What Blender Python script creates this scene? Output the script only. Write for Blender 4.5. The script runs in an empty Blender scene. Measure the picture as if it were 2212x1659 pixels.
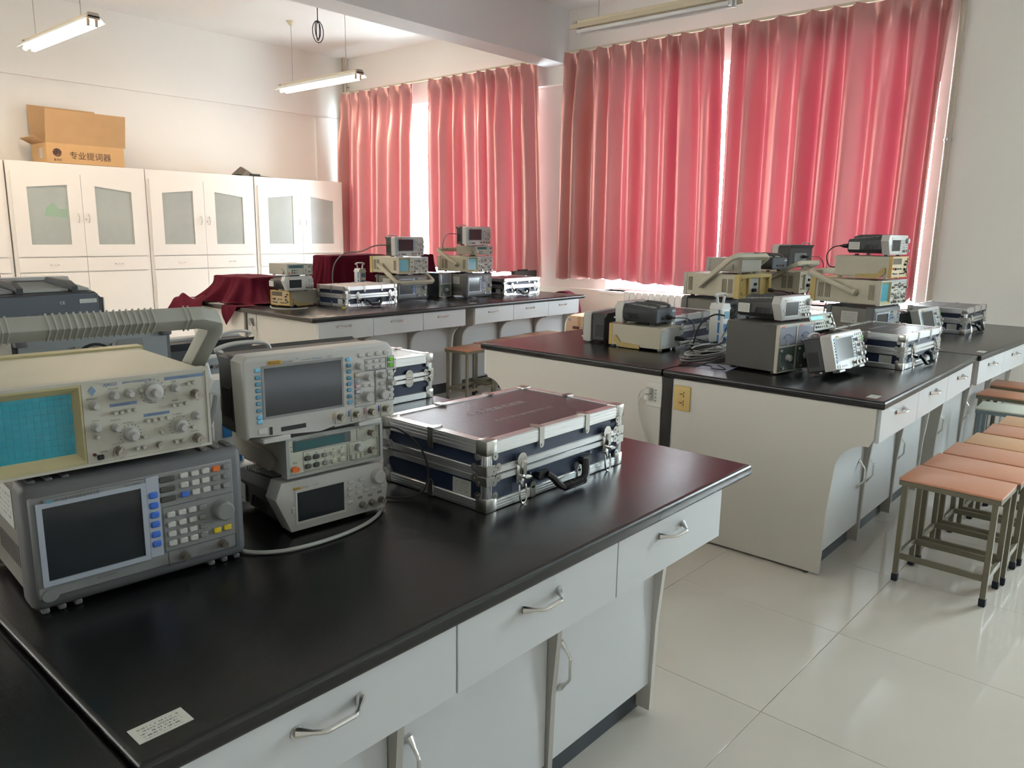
import bpy, bmesh, math, random
from mathutils import Vector, Matrix
random.seed(7)
C = bpy.context.scene.collection
sc = bpy.context.scene
R = math.radians
# ---------------------------------------------------------------- camera, sky, exposure
cam_d = bpy.data.cameras.new('camera'); cam = bpy.data.objects.new('camera', cam_d); C.objects.link(cam)
cam_d.sensor_width = 36; cam_d.lens = 1671.0 / 2212 * 36; cam_d.clip_start = 0.02
_y, _p, _r = R(41.25), R(-11.28), R(-0.89)
_f = Vector((math.cos(_p)*math.cos(_y), math.cos(_p)*math.sin(_y), math.sin(_p)))
_rt = Vector((math.sin(_y), -math.cos(_y), 0)); _dn = _f.cross(_rt)
_right = math.cos(_r)*_rt + math.sin(_r)*_dn; _down = -math.sin(_r)*_rt + math.cos(_r)*_dn
cam.matrix_world = Matrix(((_right.x, -_down.x, -_f.x, 0), (_right.y, -_down.y, -_f.y, 0),
                           (_right.z, -_down.z, -_f.z, 1.45), (0, 0, 0, 1)))
sc.camera = cam
world = bpy.data.worlds.new('sky'); sc.world = world; world.use_nodes = True
_bg = world.node_tree.nodes['Background']
_bg.inputs[0].default_value = (0.84, 0.93, 1.0, 1); _bg.inputs[1].default_value = 31.0   # bright overcast daylight
sc.view_settings.view_transform = 'Standard'; sc.view_settings.look = 'None'
sc.view_settings.exposure = 0.55; sc.view_settings.gamma = 1.0; sc.view_settings.use_curve_mapping = False
sc.cycles.use_denoising = True; sc.cycles.max_bounces = 8; sc.cycles.diffuse_bounces = 5
sc.cycles.transmission_bounces = 6; sc.cycles.transparent_max_bounces = 8; sc.cycles.sample_clamp_indirect = 8
sc.cycles.caustics_reflective = False; sc.cycles.caustics_refractive = False
def portal(y0, y1, z0, z1, x, a=90):
    l = bpy.data.lights.new('window_daylight', 'AREA'); l.shape = 'RECTANGLE'; l.size = z1 - z0; l.size_y = y1 - y0
    l.cycles.is_portal = True
    o = bpy.data.objects.new('window_daylight', l); C.objects.link(o); o.location = (x, (y0+y1)/2, (z0+z1)/2); o.rotation_euler = (0, R(a), 0)
WX = 7.2
WIN = [(6.08, 9.36, 0.84, 3.06), (1.78, 5.02, 0.80, 3.06), (-2.0, -0.85, 0.84, 3.06)]
for _w in WIN: portal(_w[0], _w[1], _w[2], _w[3], WX + 0.34)
FILL_WIN = (2.4, 8.6, 1.9, 3.1)                                 # added unseen window band in the left wall, for fill light
portal(FILL_WIN[0], FILL_WIN[1], FILL_WIN[2], FILL_WIN[3], -3.26, -90)
# tubes of the lamps burning in the room: strength of their glow
TUBE = 40.0
# ---------------------------------------------------------------- materials
MATS = {}
def mat(name, col, rough=0.5, metal=0.0, var=0.05, scale=12, bump=0.0, bscale=None, spec=0.5, emit=0.0, col2=None, coat=0.0):
    if name in MATS: return MATS[name]
    m = bpy.data.materials.new(name); m.use_nodes = True; nt = m.node_tree; b = nt.nodes['Principled BSDF']
    b.inputs['Roughness'].default_value = rough; b.inputs['Metallic'].default_value = metal
    b.inputs['Specular IOR Level'].default_value = spec
    if coat: b.inputs['Coat Weight'].default_value = coat
    c = (*col, 1)
    tc = nt.nodes.new('ShaderNodeTexCoord')
    n = nt.nodes.new('ShaderNodeTexNoise'); n.inputs['Scale'].default_value = scale; n.inputs['Detail'].default_value = 5
    nt.links.new(tc.outputs['Object'], n.inputs['Vector'])
    mx = nt.nodes.new('ShaderNodeMix'); mx.data_type = 'RGBA'
    d = col2 if col2 else tuple(x*(1-2*var) for x in col)
    mx.inputs[6].default_value = c; mx.inputs[7].default_value = (*d, 1)
    nt.links.new(n.outputs['Fac'], mx.inputs[0]); nt.links.new(mx.outputs[2], b.inputs['Base Color'])
    if bump:
        bn = nt.nodes.new('ShaderNodeTexNoise'); bn.inputs['Scale'].default_value = bscale or scale*8; bn.inputs['Detail'].default_value = 3
        nt.links.new(tc.outputs['Object'], bn.inputs['Vector'])
        bp = nt.nodes.new('ShaderNodeBump'); bp.inputs['Strength'].default_value = bump; bp.inputs['Distance'].default_value = 0.002
        nt.links.new(bn.outputs['Fac'], bp.inputs['Height']); nt.links.new(bp.outputs['Normal'], b.inputs['Normal'])
    if emit: b.inputs['Emission Color'].default_value = c; b.inputs['Emission Strength'].default_value = emit
    MATS[name] = m
    return m
def print_mat(name, paper, ink, lines=9.0, density=0.55, rough=0.6, ax=(1, 0, 2)):
    """flat print: rows of small broken marks on a pale ground"""
    if name in MATS: return MATS[name]
    m = mat(name, paper, rough); nt = m.node_tree; b = nt.nodes['Principled BSDF']
    for l in list(b.inputs['Base Color'].links): nt.links.remove(l)
    tc = nt.nodes.new('ShaderNodeTexCoord'); sp = nt.nodes.new('ShaderNodeSeparateXYZ'); nt.links.new(tc.outputs['Generated'], sp.inputs[0])
    def mth(op, a, bb=None):
        n = nt.nodes.new('ShaderNodeMath'); n.operation = op
        for i, v in enumerate((a, bb)):
            if v is None: continue
            if isinstance(v, (int, float)): n.inputs[i].default_value = v
            else: nt.links.new(v, n.inputs[i])
        return n.outputs[0]
    u, v = sp.outputs[ax[0]] if ax[0] < 3 else sp.outputs[0], sp.outputs[ax[2]]
    row = mth('FRACT', mth('MULTIPLY', v, lines)); on = mth('MULTIPLY', mth('GREATER_THAN', row, 0.35), mth('LESS_THAN', row, 0.8))
    cb = nt.nodes.new('ShaderNodeCombineXYZ'); nt.links.new(mth('MULTIPLY', u, lines*5), cb.inputs[0]); nt.links.new(mth('FLOOR', mth('MULTIPLY', v, lines)), cb.inputs[1])
    nz = nt.nodes.new('ShaderNodeTexNoise'); nz.inputs['Scale'].default_value = 1.3; nt.links.new(cb.outputs[0], nz.inputs['Vector'])
    ink_f = mth('MULTIPLY', on, mth('GREATER_THAN', nz.outputs['Fac'], density))
    eu = mth('MULTIPLY', mth('GREATER_THAN', u, 0.12), mth('LESS_THAN', u, 0.88)); ev = mth('MULTIPLY', mth('GREATER_THAN', v, 0.1), mth('LESS_THAN', v, 0.9))
    mx = nt.nodes.new('ShaderNodeMix'); mx.data_type = 'RGBA'; mx.inputs[6].default_value = (*paper, 1); mx.inputs[7].default_value = (*ink, 1)
    nt.links.new(mth('MULTIPLY', ink_f, mth('MULTIPLY', eu, ev)), mx.inputs[0]); nt.links.new(mx.outputs[2], b.inputs['Base Color'])
    return m
M_WALL = mat('painted_wall', (0.80, 0.775, 0.735), 0.75, var=0.015, scale=2, bump=0.15, bscale=60)
M_CEIL = mat('painted_ceiling', (0.80, 0.79, 0.77), 0.8, var=0.02, scale=1.5)
M_BEAM = mat('painted_beam', (0.74, 0.73, 0.74), 0.75, var=0.02, scale=2)
M_TILE = mat('polished_tile', (0.70, 0.66, 0.59), 0.09, var=0.03, scale=3, col2=(0.64, 0.60, 0.54))
M_GROUT = mat('grout', (0.17, 0.16, 0.14), 0.8)
M_BLACK = mat('black_laminate', (0.009, 0.0085, 0.009), 0.25, var=0.2, scale=5, bump=0.12, bscale=350)
M_WHITE = mat('cool_lit_laminate', (0.60, 0.615, 0.63), 0.35, var=0.02, scale=4)  # laminate of the fronts, bluish window light put into the colour
M_EDGE = mat('edge_banding', (0.42, 0.40, 0.36), 0.45)
M_PANEL = mat('warm_lit_laminate', (0.60, 0.575, 0.53), 0.4, var=0.02, scale=4)  # same laminate on the end panels, warm room light tinted in
M_TOE = mat('toe_kick', (0.045, 0.055, 0.065), 0.5)
M_CHROME = mat('chrome', (0.72, 0.71, 0.69), 0.2, 1.0, var=0.02)
M_STEEL = mat('brushed_steel', (0.50, 0.49, 0.46), 0.3, 1.0, var=0.05)
M_CAB = mat('white_cabinet', (0.80, 0.775, 0.74), 0.4, var=0.01, scale=3)
M_DARK = mat('dark_gap', (0.02, 0.02, 0.02), 0.8)
M_CARD = mat('cardboard', (0.58, 0.36, 0.17), 0.85, var=0.08, scale=6, bump=0.1)
M_CARD2 = mat('cardboard_inside', (0.48, 0.30, 0.15), 0.85, var=0.1, scale=6)
M_INK = mat('dark_ink', (0.06, 0.03, 0.03), 0.7)
M_INKB = mat('blue_ink', (0.05, 0.12, 0.38), 0.6)
M_INKG = mat('grey_ink', (0.09, 0.09, 0.1), 0.6)
M_INKW = mat('white_ink', (0.75, 0.75, 0.74), 0.6)
M_RED = mat('wine_velvet', (0.105, 0.004, 0.017), 0.85, var=0.15, scale=9, col2=(0.065, 0.0025, 0.010), spec=0.15)
M_RED.node_tree.nodes['Principled BSDF'].inputs['Sheen Weight'].default_value = 0.05
M_RED.node_tree.nodes['Principled BSDF'].inputs['Sheen Tint'].default_value = (0.9, 0.12, 0.3, 1)
M_STOOL = mat('stool_top_laminate', (0.66, 0.31, 0.19), 0.33, var=0.05, scale=7, col2=(0.60, 0.27, 0.16))
M_STOOLY = mat('yellowed_stool_top', (0.70, 0.40, 0.21), 0.33, var=0.05, scale=7)
M_STOOLW = mat('cream_stool_top', (0.68, 0.70, 0.60), 0.4)
M_LEG = mat('olive_painted_steel', (0.19, 0.17, 0.115), 0.42, var=0.1, scale=20, metal=0.1)
M_LEGB = mat('blue_grey_painted_steel', (0.22, 0.28, 0.31), 0.42)
M_FOOT = mat('blue_black_rubber', (0.012, 0.016, 0.03), 0.6)
M_TUBEON = mat('lit_tube', (1.0, 0.80, 0.60), 0.5, emit=TUBE)
M_TUBEOFF = mat('unlit_tube', (0.80, 0.80, 0.82), 0.25)
M_LAMPW = mat('lit_reflector_white', (0.88, 0.86, 0.80), 0.4)  # whiter than the unlit enamel, tube glow put into the colour
M_LAMP = mat('cream_enamel', (0.66, 0.58, 0.42), 0.45)
M_LAMPE = mat('grey_cap', (0.42, 0.37, 0.31), 0.5)
M_RAIL = mat('rail_enamel', (0.66, 0.60, 0.46), 0.4)
M_PIPE = mat('painted_pipe', (0.50, 0.44, 0.36), 0.4)
M_RAD = mat('radiator_enamel', (0.74, 0.73, 0.71), 0.35)
M_FRAME = mat('window_frame_white', (0.80, 0.80, 0.80), 0.35)
# instruments
M_DSO = mat('instrument_light_grey', (0.52, 0.51, 0.49), 0.42, var=0.02, bump=0.05)
M_DSOB = mat('instrument_charcoal', (0.045, 0.047, 0.05), 0.5, var=0.08, bump=0.2, bscale=400)
M_SCR = mat('dark_glass_screen', (0.022, 0.026, 0.030), 0.12, var=0.02)
M_CYAN = mat('cyan_screen', (0.004, 0.30, 0.40), 0.25, var=0.04)
M_TEAL = mat('teal_display', (0.008, 0.10, 0.11), 0.2)
M_TEALL = mat('bright_teal_display', (0.05, 0.65, 0.72), 0.3)
M_BTNB = mat('blue_soft_key', (0.12, 0.30, 0.42), 0.45)
M_BTNC = mat('light_blue_key', (0.22, 0.55, 0.80), 0.45)
M_BTNBL = mat('vivid_blue_key', (0.05, 0.16, 0.62), 0.45)
M_BTNG = mat('green_key', (0.18, 0.62, 0.05), 0.45)
M_BTNW = mat('pale_key', (0.58, 0.57, 0.54), 0.45)
M_BTNGR = mat('grey_key', (0.25, 0.25, 0.25), 0.5)
M_BTND = mat('dark_key', (0.07, 0.07, 0.065), 0.5)
M_ORG = mat('orange_key', (0.80, 0.17, 0.03), 0.4)
M_YEL = mat('yellow_key', (0.75, 0.55, 0.03), 0.45)
M_KNOB = mat('knob_grey', (0.50, 0.49, 0.47), 0.45)
M_BNC = mat('nickel_connector', (0.34, 0.31, 0.27), 0.3, 1.0)
M_SOCK = mat('black_plastic', (0.012, 0.012, 0.013), 0.4)
M_GOLD = mat('badge_yellow', (0.62, 0.36, 0.05), 0.5)
M_CREAM = mat('scope_cream', (0.56, 0.52, 0.40), 0.45, var=0.06, scale=9, bump=0.04)
M_CREAMF = mat('scope_front_cream', (0.53, 0.51, 0.44), 0.5, var=0.05, scale=14)
M_YFRAME = mat('aged_yellow_plastic', (0.50, 0.44, 0.24), 0.45, var=0.06)
M_YREAR = mat('rear_yellow_plastic', (0.58, 0.44, 0.16), 0.45, var=0.06)
M_HANDLE = mat('handle_grey_beige', (0.36, 0.355, 0.31), 0.5, var=0.05, bump=0.08)
M_SPF = mat('grey_bumper', (0.125, 0.125, 0.13), 0.5, var=0.04, bump=0.06)
M_SPFP = mat('grey_panel', (0.24, 0.245, 0.245), 0.48)
M_SPFB = mat('pale_blue_bezel', (0.42, 0.46, 0.53), 0.4)
M_SPFR = mat('rear_sheet_grey', (0.30, 0.32, 0.33), 0.45, metal=0.2)
M_FC = mat('counter_housing', (0.36, 0.34, 0.29), 0.5)
M_FCF = mat('counter_front_cream', (0.53, 0.54, 0.45), 0.5)
M_FCE = mat('counter_bezel_grey', (0.36, 0.37, 0.35), 0.5)
M_MV = mat('meter_housing_dark', (0.07, 0.068, 0.062), 0.5, bump=0.2, bscale=500)
M_MVB = mat('meter_housing_blue', (0.04, 0.06, 0.085), 0.5)
M_MVF = mat('meter_front_green_grey', (0.10, 0.14, 0.13), 0.45)
M_DIAL = mat('meter_dial', (0.32, 0.33, 0.40), 0.15)
M_PSU = mat('counter_box_beige', (0.50, 0.46, 0.37), 0.5)
M_PSUR = mat('rear_plate_pale', (0.56, 0.58, 0.56), 0.4)
M_CORDW = mat('grey_white_cable', (0.40, 0.40, 0.38), 0.5)
M_CORDK = mat('black_cable', (0.015, 0.015, 0.017), 0.45)
M_CORDG = mat('grey_cable', (0.16, 0.16, 0.16), 0.45)
M_TOWER = mat('white_plastic', (0.66, 0.67, 0.66), 0.35)
M_BLUE = mat('blue_strip', (0.03, 0.17, 0.42), 0.4)
M_SOCKY = mat('socket_yellow', (0.60, 0.42, 0.15), 0.5)
M_SOCKW = mat('socket_white', (0.66, 0.65, 0.61), 0.4)
# aluminium cases
M_ALU = mat('aluminium_extrusion', (0.78, 0.79, 0.80), 0.30, 0.9, var=0.03, scale=30)
M_NAVY = mat('navy_panel', (0.010, 0.022, 0.060), 0.45, bump=0.25, bscale=500)
M_LID = mat('purple_black_lid', (0.040, 0.024, 0.042), 0.27, var=0.1, spec=0.8, bump=0.5, bscale=330)
M_LIDW = mat('pale_worn_lid', (0.62, 0.60, 0.58), 0.4, bump=0.2, bscale=330)
M_PAPER = print_mat('printed_paper', (0.62, 0.62, 0.58), (0.12, 0.12, 0.12))
M_STICK = print_mat('printed_sticker', (0.55, 0.55, 0.52), (0.08, 0.08, 0.08), lines=7, ax=(1, 0, 2))
M_STICKX = print_mat('printed_sticker_front', (0.60, 0.60, 0.57), (0.08, 0.08, 0.08), lines=7, ax=(0, 0, 2))
M_PAPERT = print_mat('printed_label_flat', (0.55, 0.55, 0.50), (0.16, 0.16, 0.16), lines=6, density=0.5, ax=(0, 0, 1))
M_FROST = mat('frosted_glass', (0.42, 0.45, 0.43), 0.22, var=0.12, scale=3, col2=(0.30, 0.34, 0.33))
M_GREEN = mat('green_print', (0.12, 0.42, 0.16), 0.5)
# ---------------------------------------------------------------- mesh helpers
def nb(): return bmesh.new()
def box(bm, x0, x1, y0, y1, z0, z1, bev=0.0, seg=1, only=None):
    r = bmesh.ops.create_cube(bm, size=1.0); vs = r['verts']
    for v in vs: v.co = Vector(((x0+x1)/2 + v.co.x*(x1-x0), (y0+y1)/2 + v.co.y*(y1-y0), (z0+z1)/2 + v.co.z*(z1-z0)))
    if bev:
        es = list({e for v in vs for e in v.link_edges})
        if only: es = [e for e in es if only(e.verts[0].co, e.verts[1].co)]
        bmesh.ops.bevel(bm, geom=es, offset=bev, segments=seg, profile=0.5, affect='EDGES', clamp_overlap=True)
    return bm
def cyl(bm, c, r, h, ax='y', seg=14, r2=None, bev=0.0):
    r2 = r if r2 is None else r2
    m = {'x': Matrix.Rotation(R(90), 4, 'Y'), 'y': Matrix.Rotation(R(-90), 4, 'X'), 'z': Matrix.Identity(4)}[ax]
    if h < 0: m = m @ Matrix.Rotation(R(180), 4, 'X'); 
    h = abs(h)
    rr = bmesh.ops.create_cone(bm, cap_ends=True, segments=seg, radius1=r, radius2=r2, depth=h)
    vs = rr['verts']
    for v in vs: v.co = Vector(c) + (m @ (v.co + Vector((0, 0, h/2))))
    return vs
def tube(bm, pts, r, seg=7, closed=False, flat=1.0, ph=0.0):
    P = [Vector(p) for p in pts]; n = len(P); rings = []; up = Vector((0, 0, 1)); prev = None
    for i, p in enumerate(P):
        a = P[(i-1) % n] if (closed or i > 0) else P[0]; b = P[(i+1) % n] if (closed or i < n-1) else P[-1]
        t = (b - a); t = t.normalized() if t.length > 1e-9 else Vector((1, 0, 0))
        if prev is None:
            ref = up if abs(t.dot(up)) < 0.9 else Vector((1, 0, 0)); s = t.cross(ref).normalized()
        else:
            s = prev - t*prev.dot(t); s = s.normalized() if s.length > 1e-6 else t.cross(up).normalized()
        prev = s; w = t.cross(s); rad = r[i] if isinstance(r, (list, tuple)) else r
        rings.append([bm.verts.new(p + s*math.cos(2*math.pi*k/seg+ph)*rad + w*math.sin(2*math.pi*k/seg+ph)*rad*flat) for k in range(seg)])
    m = n if closed else n-1
    for i in range(m):
        A, B = rings[i], rings[(i+1) % n]
        for k in range(seg): bm.faces.new((A[k], A[(k+1) % seg], B[(k+1) % seg], B[k]))
    if not closed: bm.faces.new(rings[0][::-1]); bm.faces.new(rings[-1])
    return bm
def smooth_path(pts, sub=6):
    P = [Vector(p) for p in pts]; out = []
    for i in range(len(P)-1):
        p0, p1, p2, p3 = P[max(i-1, 0)], P[i], P[i+1], P[min(i+2, len(P)-1)]
        for k in range(sub):
            t = k/sub
            out.append(0.5*((2*p1) + (p2-p0)*t + (2*p0-5*p1+4*p2-p3)*t*t + (3*p1-p0-3*p2+p3)*t**3))
    out.append(P[-1]); return out
def prism(bm, poly, ax, a, b):
    """poly in the two remaining axes (cyclic order), extruded along ax from a to b"""
    def mk(p, t):
        return {'x': (t, p[0], p[1]), 'y': (p[0], t, p[1]), 'z': (p[0], p[1], t)}[ax]
    A = [bm.verts.new(mk(p, a)) for p in poly]; B = [bm.verts.new(mk(p, b)) for p in poly]; n = len(poly)
    bm.faces.new(A); bm.faces.new(B[::-1])
    for i in range(n): bm.faces.new((A[i], B[i], B[(i+1) % n], A[(i+1) % n]))
    return bm
def frame(bm, x0, x1, z0, z1, w, y0, y1, axis='y'):
    """four bars round an opening in the x-z plane"""
    box(bm, x0, x1, y0, y1, z0, z0+w); box(bm, x0, x1, y0, y1, z1-w, z1); box(bm, x0, x0+w, y0, y1, z0+w, z1-w); box(bm, x1-w, x1, y0, y1, z0+w, z1-w)
def mesh(bm, name, m, ang=38):
    bmesh.ops.recalc_face_normals(bm, faces=bm.faces)
    me = bpy.data.meshes.new(name); bm.to_mesh(me); bm.free(); me.materials.append(m)
    for p in me.polygons: p.use_smooth = True
    me.set_sharp_from_angle(angle=R(ang))
    return me
def obj(name, data, parent=None, loc=(0, 0, 0), rot=(0, 0, 0), label=None, kind=None):
    o = bpy.data.objects.new(name, data); C.objects.link(o); o.location = loc; o.rotation_euler = rot
    if parent: o.parent = parent
    if label: o['label'] = label
    if kind: o['kind'] = kind
    return o
def part(name, bm, m, parent=None, loc=(0, 0, 0), rot=(0, 0, 0), label=None, kind=None):
    return obj(name, mesh(bm, name, m), parent, loc, rot, label, kind)
def bpart(name, m, parent, x0, x1, y0, y1, z0, z1, bev=0.0, seg=1, **k):
    bm = nb(); box(bm, x0, x1, y0, y1, z0, z1, bev, seg); return part(name, bm, m, parent, **k)
def tag(o, label, cat, group=None, kind=None):
    o['label'] = label; o['category'] = cat
    if group: o['group'] = group
    if kind: o['kind'] = kind
    return o
def thing(name, label, cat, loc=(0, 0, 0), rz=0.0, group=None):
    o = bpy.data.objects.new(name, None); C.objects.link(o); o.location = loc; o.rotation_euler = (0, 0, R(rz)); o.empty_display_size = 0.1
    return tag(o, label, cat, group)
def struct(name, bm, m): return part(name, bm, m, kind='structure')
KIDS = {}
def kids(o):
    if not KIDS:
        for x in bpy.data.objects:
            if x.parent: KIDS.setdefault(x.parent.name, []).append(x)
    return KIDS.get(o.name, [])
def copy_tree(o, parent=None):
    c = o.copy(); C.objects.link(c); c.parent = parent
    for ch in kids(o): copy_tree(ch, c)
    return c
class Proto:
    """first placing uses the built thing itself, later ones copy it with its parts"""
    def __init__(s, root): s.root = root; s.used = False
    def place(s, loc, rz, label, group=None, tilt=0.0, roll=0.0):
        KIDS.clear()
        o = s.root if not s.used else copy_tree(s.root); s.used = True
        o.location = loc; o.rotation_euler = (R(tilt), R(roll), R(rz)); o['label'] = label
        if group: o['group'] = group
        elif 'group' in o: del o['group']
        return o
_TX = {}
def text(s, size, m, parent, loc, rot=(90, 0, 0), name='lettering', align='LEFT', sx=1.0, label=None):
    key = (s, size, m.name, align, sx)
    if key not in _TX:
        cu = bpy.data.curves.new('t', 'FONT'); cu.body = s; cu.size = size; cu.align_x = align; cu.resolution_u = 2
        t = bpy.data.objects.new('t', cu); C.objects.link(t); bpy.context.view_layer.update()
        me = bpy.data.meshes.new_from_object(t.evaluated_get(bpy.context.evaluated_depsgraph_get()))
        bpy.data.objects.remove(t); bpy.data.curves.remove(cu); me.name = name; me.materials.clear(); me.materials.append(m)
        if sx != 1.0: me.transform(Matrix.Diagonal((sx, 1, 1, 1)))
        _TX[key] = me
    return obj(name, _TX[key], parent, loc, tuple(R(a) for a in rot), label)
_SH = {}
def shared(key, fn):
    if key not in _SH: _SH[key] = fn()
    return _SH[key]
def button_mesh(w, h, d, m, bev=0.0012, name='button'):
    def f():
        bm = nb(); box(bm, -w/2, w/2, -d, 0.001, -h/2, h/2, bev); return mesh(bm, name, m)
    return shared(('b', w, h, d, m.name), f)
def knob_mesh(r, d, m, skirt=True, r2=None):
    def f():
        bm = nb()
        if skirt: cyl(bm, (0, 0.001, 0), r*1.12, -0.003, 'y', 20)
        cyl(bm, (0, 0, 0), r, -d*0.85, 'y', 20, r2 or r*0.93); cyl(bm, (0, -d*0.85, 0), r2 or r*0.93, -d*0.15, 'y', 20, (r2 or r)*0.78)
        return mesh(bm, 'knob', m)
    return shared(('k', r, d, m.name, skirt, r2), f)
def bnc_mesh():
    def f():
        bm = nb(); cyl(bm, (0, 0.001, 0), 0.0085, -0.003, 'y', 12); cyl(bm, (0, 0, 0), 0.0065, -0.016, 'y', 14); cyl(bm, (0, -0.0155, 0), 0.0062, 0.004, 'y', 12, 0.003)
        for s in (-1, 1): cyl(bm, (0, -0.011, 0), 0.0012, 0.0085*s, 'z', 6)
        cyl(bm, (0, -0.016, 0), 0.0022, -0.001, 'y', 8)
        return mesh(bm, 'signal_connector', M_BNC)
    return shared('bnc', f)
def put(parent, name, me, pts, y=0.0, label=None, s=1.0):
    for (u, z) in pts:
        o = obj(name, me, parent, (u, y, z), label=label)
        if s != 1.0: o.scale = (s, s, s)
# ---------------------------------------------------------------- the room
X0, Y0, Y1, CZ = -3.0, -4.2, 9.62, 3.80
bm = nb(); box(bm, X0, WX+0.6, Y0, Y1+0.3, -0.12, -0.012); floor = struct('floor', bm, M_GROUT)
TS, TA = 0.6575, R(-0.82)
def tile_mesh():
    bm = nb(); g = 0.0009; box(bm, g, TS-g, g, TS-g, -0.012, 0, 0.0006); return mesh(bm, 'tile', M_TILE)
tm = tile_mesh(); T0 = Vector((2.792, 0.8187, 0)); n_t = 0
ux = Vector((math.cos(TA), math.sin(TA), 0)); uy = Vector((-math.sin(TA), math.cos(TA), 0))
rest = nb()
for i in range(-10, 9):
    for j in range(-9, 15):
        p = T0 + ux*(i*TS) + uy*(j*TS)
        if not (X0 - 0.2 < p.x < WX - 0.3 and Y0 - 0.2 < p.y < Y1): continue
        if -4 <= i and -3 <= j <= 7: obj('tile', tm, floor, p, (0, 0, TA)); n_t += 1
        else:
            g = 0.0009; vs = [rest.verts.new(p + ux*a + uy*b) for a, b in ((g, g), (TS-g, g), (TS-g, TS-g), (g, TS-g))]; rest.faces.new(vs)
part('tiles_beyond', rest, M_TILE, floor, kind='stuff')
bm = nb(); box(bm, X0, WX+0.6, Y0, Y1+0.3, CZ, CZ+0.15); struct('ceiling', bm, M_CEIL)
bm = nb(); box(bm, X0, WX, 5.56, 5.86, 3.25, CZ+0.02); struct('trim_1', bm, M_BEAM)          # cross beam
bm = nb(); box(bm, X0, WX, -0.6, -0.3, 3.25, CZ+0.02); struct('trim_2', bm, M_BEAM)
# back wall with a shallow recess under its edge beam
bm = nb(); box(bm, X0, WX+0.3, Y1+0.04, Y1+0.3, 0, CZ); box(bm, X0, WX+0.3, Y1, Y1+0.05, 2.975, CZ); box(bm, 6.70, WX+0.02, Y1, Y1+0.05, 0, 2.98)
struct('wall_back', bm, M_WALL)
c0, c1, d0, d1 = FILL_WIN
bm = nb(); box(bm, X0-0.2, X0, Y0, Y1+0.3, -0.05, d0); box(bm, X0-0.2, X0, Y0, Y1+0.3, d1, CZ); box(bm, X0-0.2, X0, Y0, c0, d0, d1); box(bm, X0-0.2, X0, c1, Y1+0.3, d0, d1); struct('wall_left', bm, M_WALL)
M_MILK = bpy.data.materials.new('fill_window_glass'); M_MILK.use_nodes = True; _n2 = M_MILK.node_tree; _n2.nodes.clear(); _o2 = _n2.nodes.new('ShaderNodeOutputMaterial'); _t2 = _n2.nodes.new('ShaderNodeBsdfTranslucent'); _t2.inputs[0].default_value = (0.46, 0.44, 0.41, 1); _n2.links.new(_t2.outputs[0], _o2.inputs[0])
bm = nb(); box(bm, X0-0.12, X0-0.06, c0, c1, d0, d0+0.05); box(bm, X0-0.12, X0-0.06, c0, c1, d1-0.05, d1)
for q in range(7): yy = c0 + (c1-c0)*q/6; box(bm, X0-0.12, X0-0.06, max(c0, yy-0.03), min(c1, yy+0.03), d0+0.05, d1-0.05)
f = struct('window_4', bm, M_FRAME)  # added out of view to brighten faces turned to the left wall
for q in range(6): bm = nb(); box(bm, X0-0.095, X0-0.09, c0+(c1-c0)*q/6+0.03, c0+(c1-c0)*(q+1)/6-0.03, d0+0.05, d1-0.05); part('pane', bm, M_MILK, f)
bm = nb(); box(bm, X0-0.2, WX+0.6, Y0-0.2, Y0, 0, CZ); struct('wall_front', bm, M_WALL)
bm = nb()
box(bm, WX, WX+0.4, Y0, Y1+0.3, 3.06, CZ); box(bm, WX, WX+0.4, Y0, Y1+0.3, -0.05, 0.80)
box(bm, WX, WX+0.4, Y0, -2.0, 0.80, 3.06); box(bm, WX, WX+0.4, -0.85, 1.78, 0.80, 3.06)
box(bm, WX+0.10, WX+0.4, 5.02, 6.08, 0.80, 3.06); box(bm, WX, WX+0.4, 9.36, Y1+0.3, 0.80, 3.06)
struct('wall_window', bm, M_WALL)
M_GLASS = bpy.data.materials.new('window_glass'); M_GLASS.use_nodes = True
_nt = M_GLASS.node_tree; _nt.nodes.clear(); _o = _nt.nodes.new('ShaderNodeOutputMaterial'); _mx = _nt.nodes.new('ShaderNodeMixShader')
_tr = _nt.nodes.new('ShaderNodeBsdfTransparent'); _gl = _nt.nodes.new('ShaderNodeBsdfGlossy'); _gl.inputs['Roughness'].default_value = 0.02
_lw = _nt.nodes.new('ShaderNodeLayerWeight'); _lw.inputs[0].default_value = 0.5
_fr = _nt.nodes.new('ShaderNodeMath'); _fr.operation = 'POWER'; _nt.links.new(_lw.outputs['Facing'], _fr.inputs[0]); _fr.inputs[1].default_value = 5.0; _tr.inputs[0].default_value = (0.93, 0.96, 0.95, 1)
_nt.links.new(_fr.outputs[0], _mx.inputs[0]); _nt.links.new(_tr.outputs[0], _mx.inputs[1]); _nt.links.new(_gl.outputs[0], _mx.inputs[2]); _nt.links.new(_mx.outputs[0], _o.inputs[0])
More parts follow.
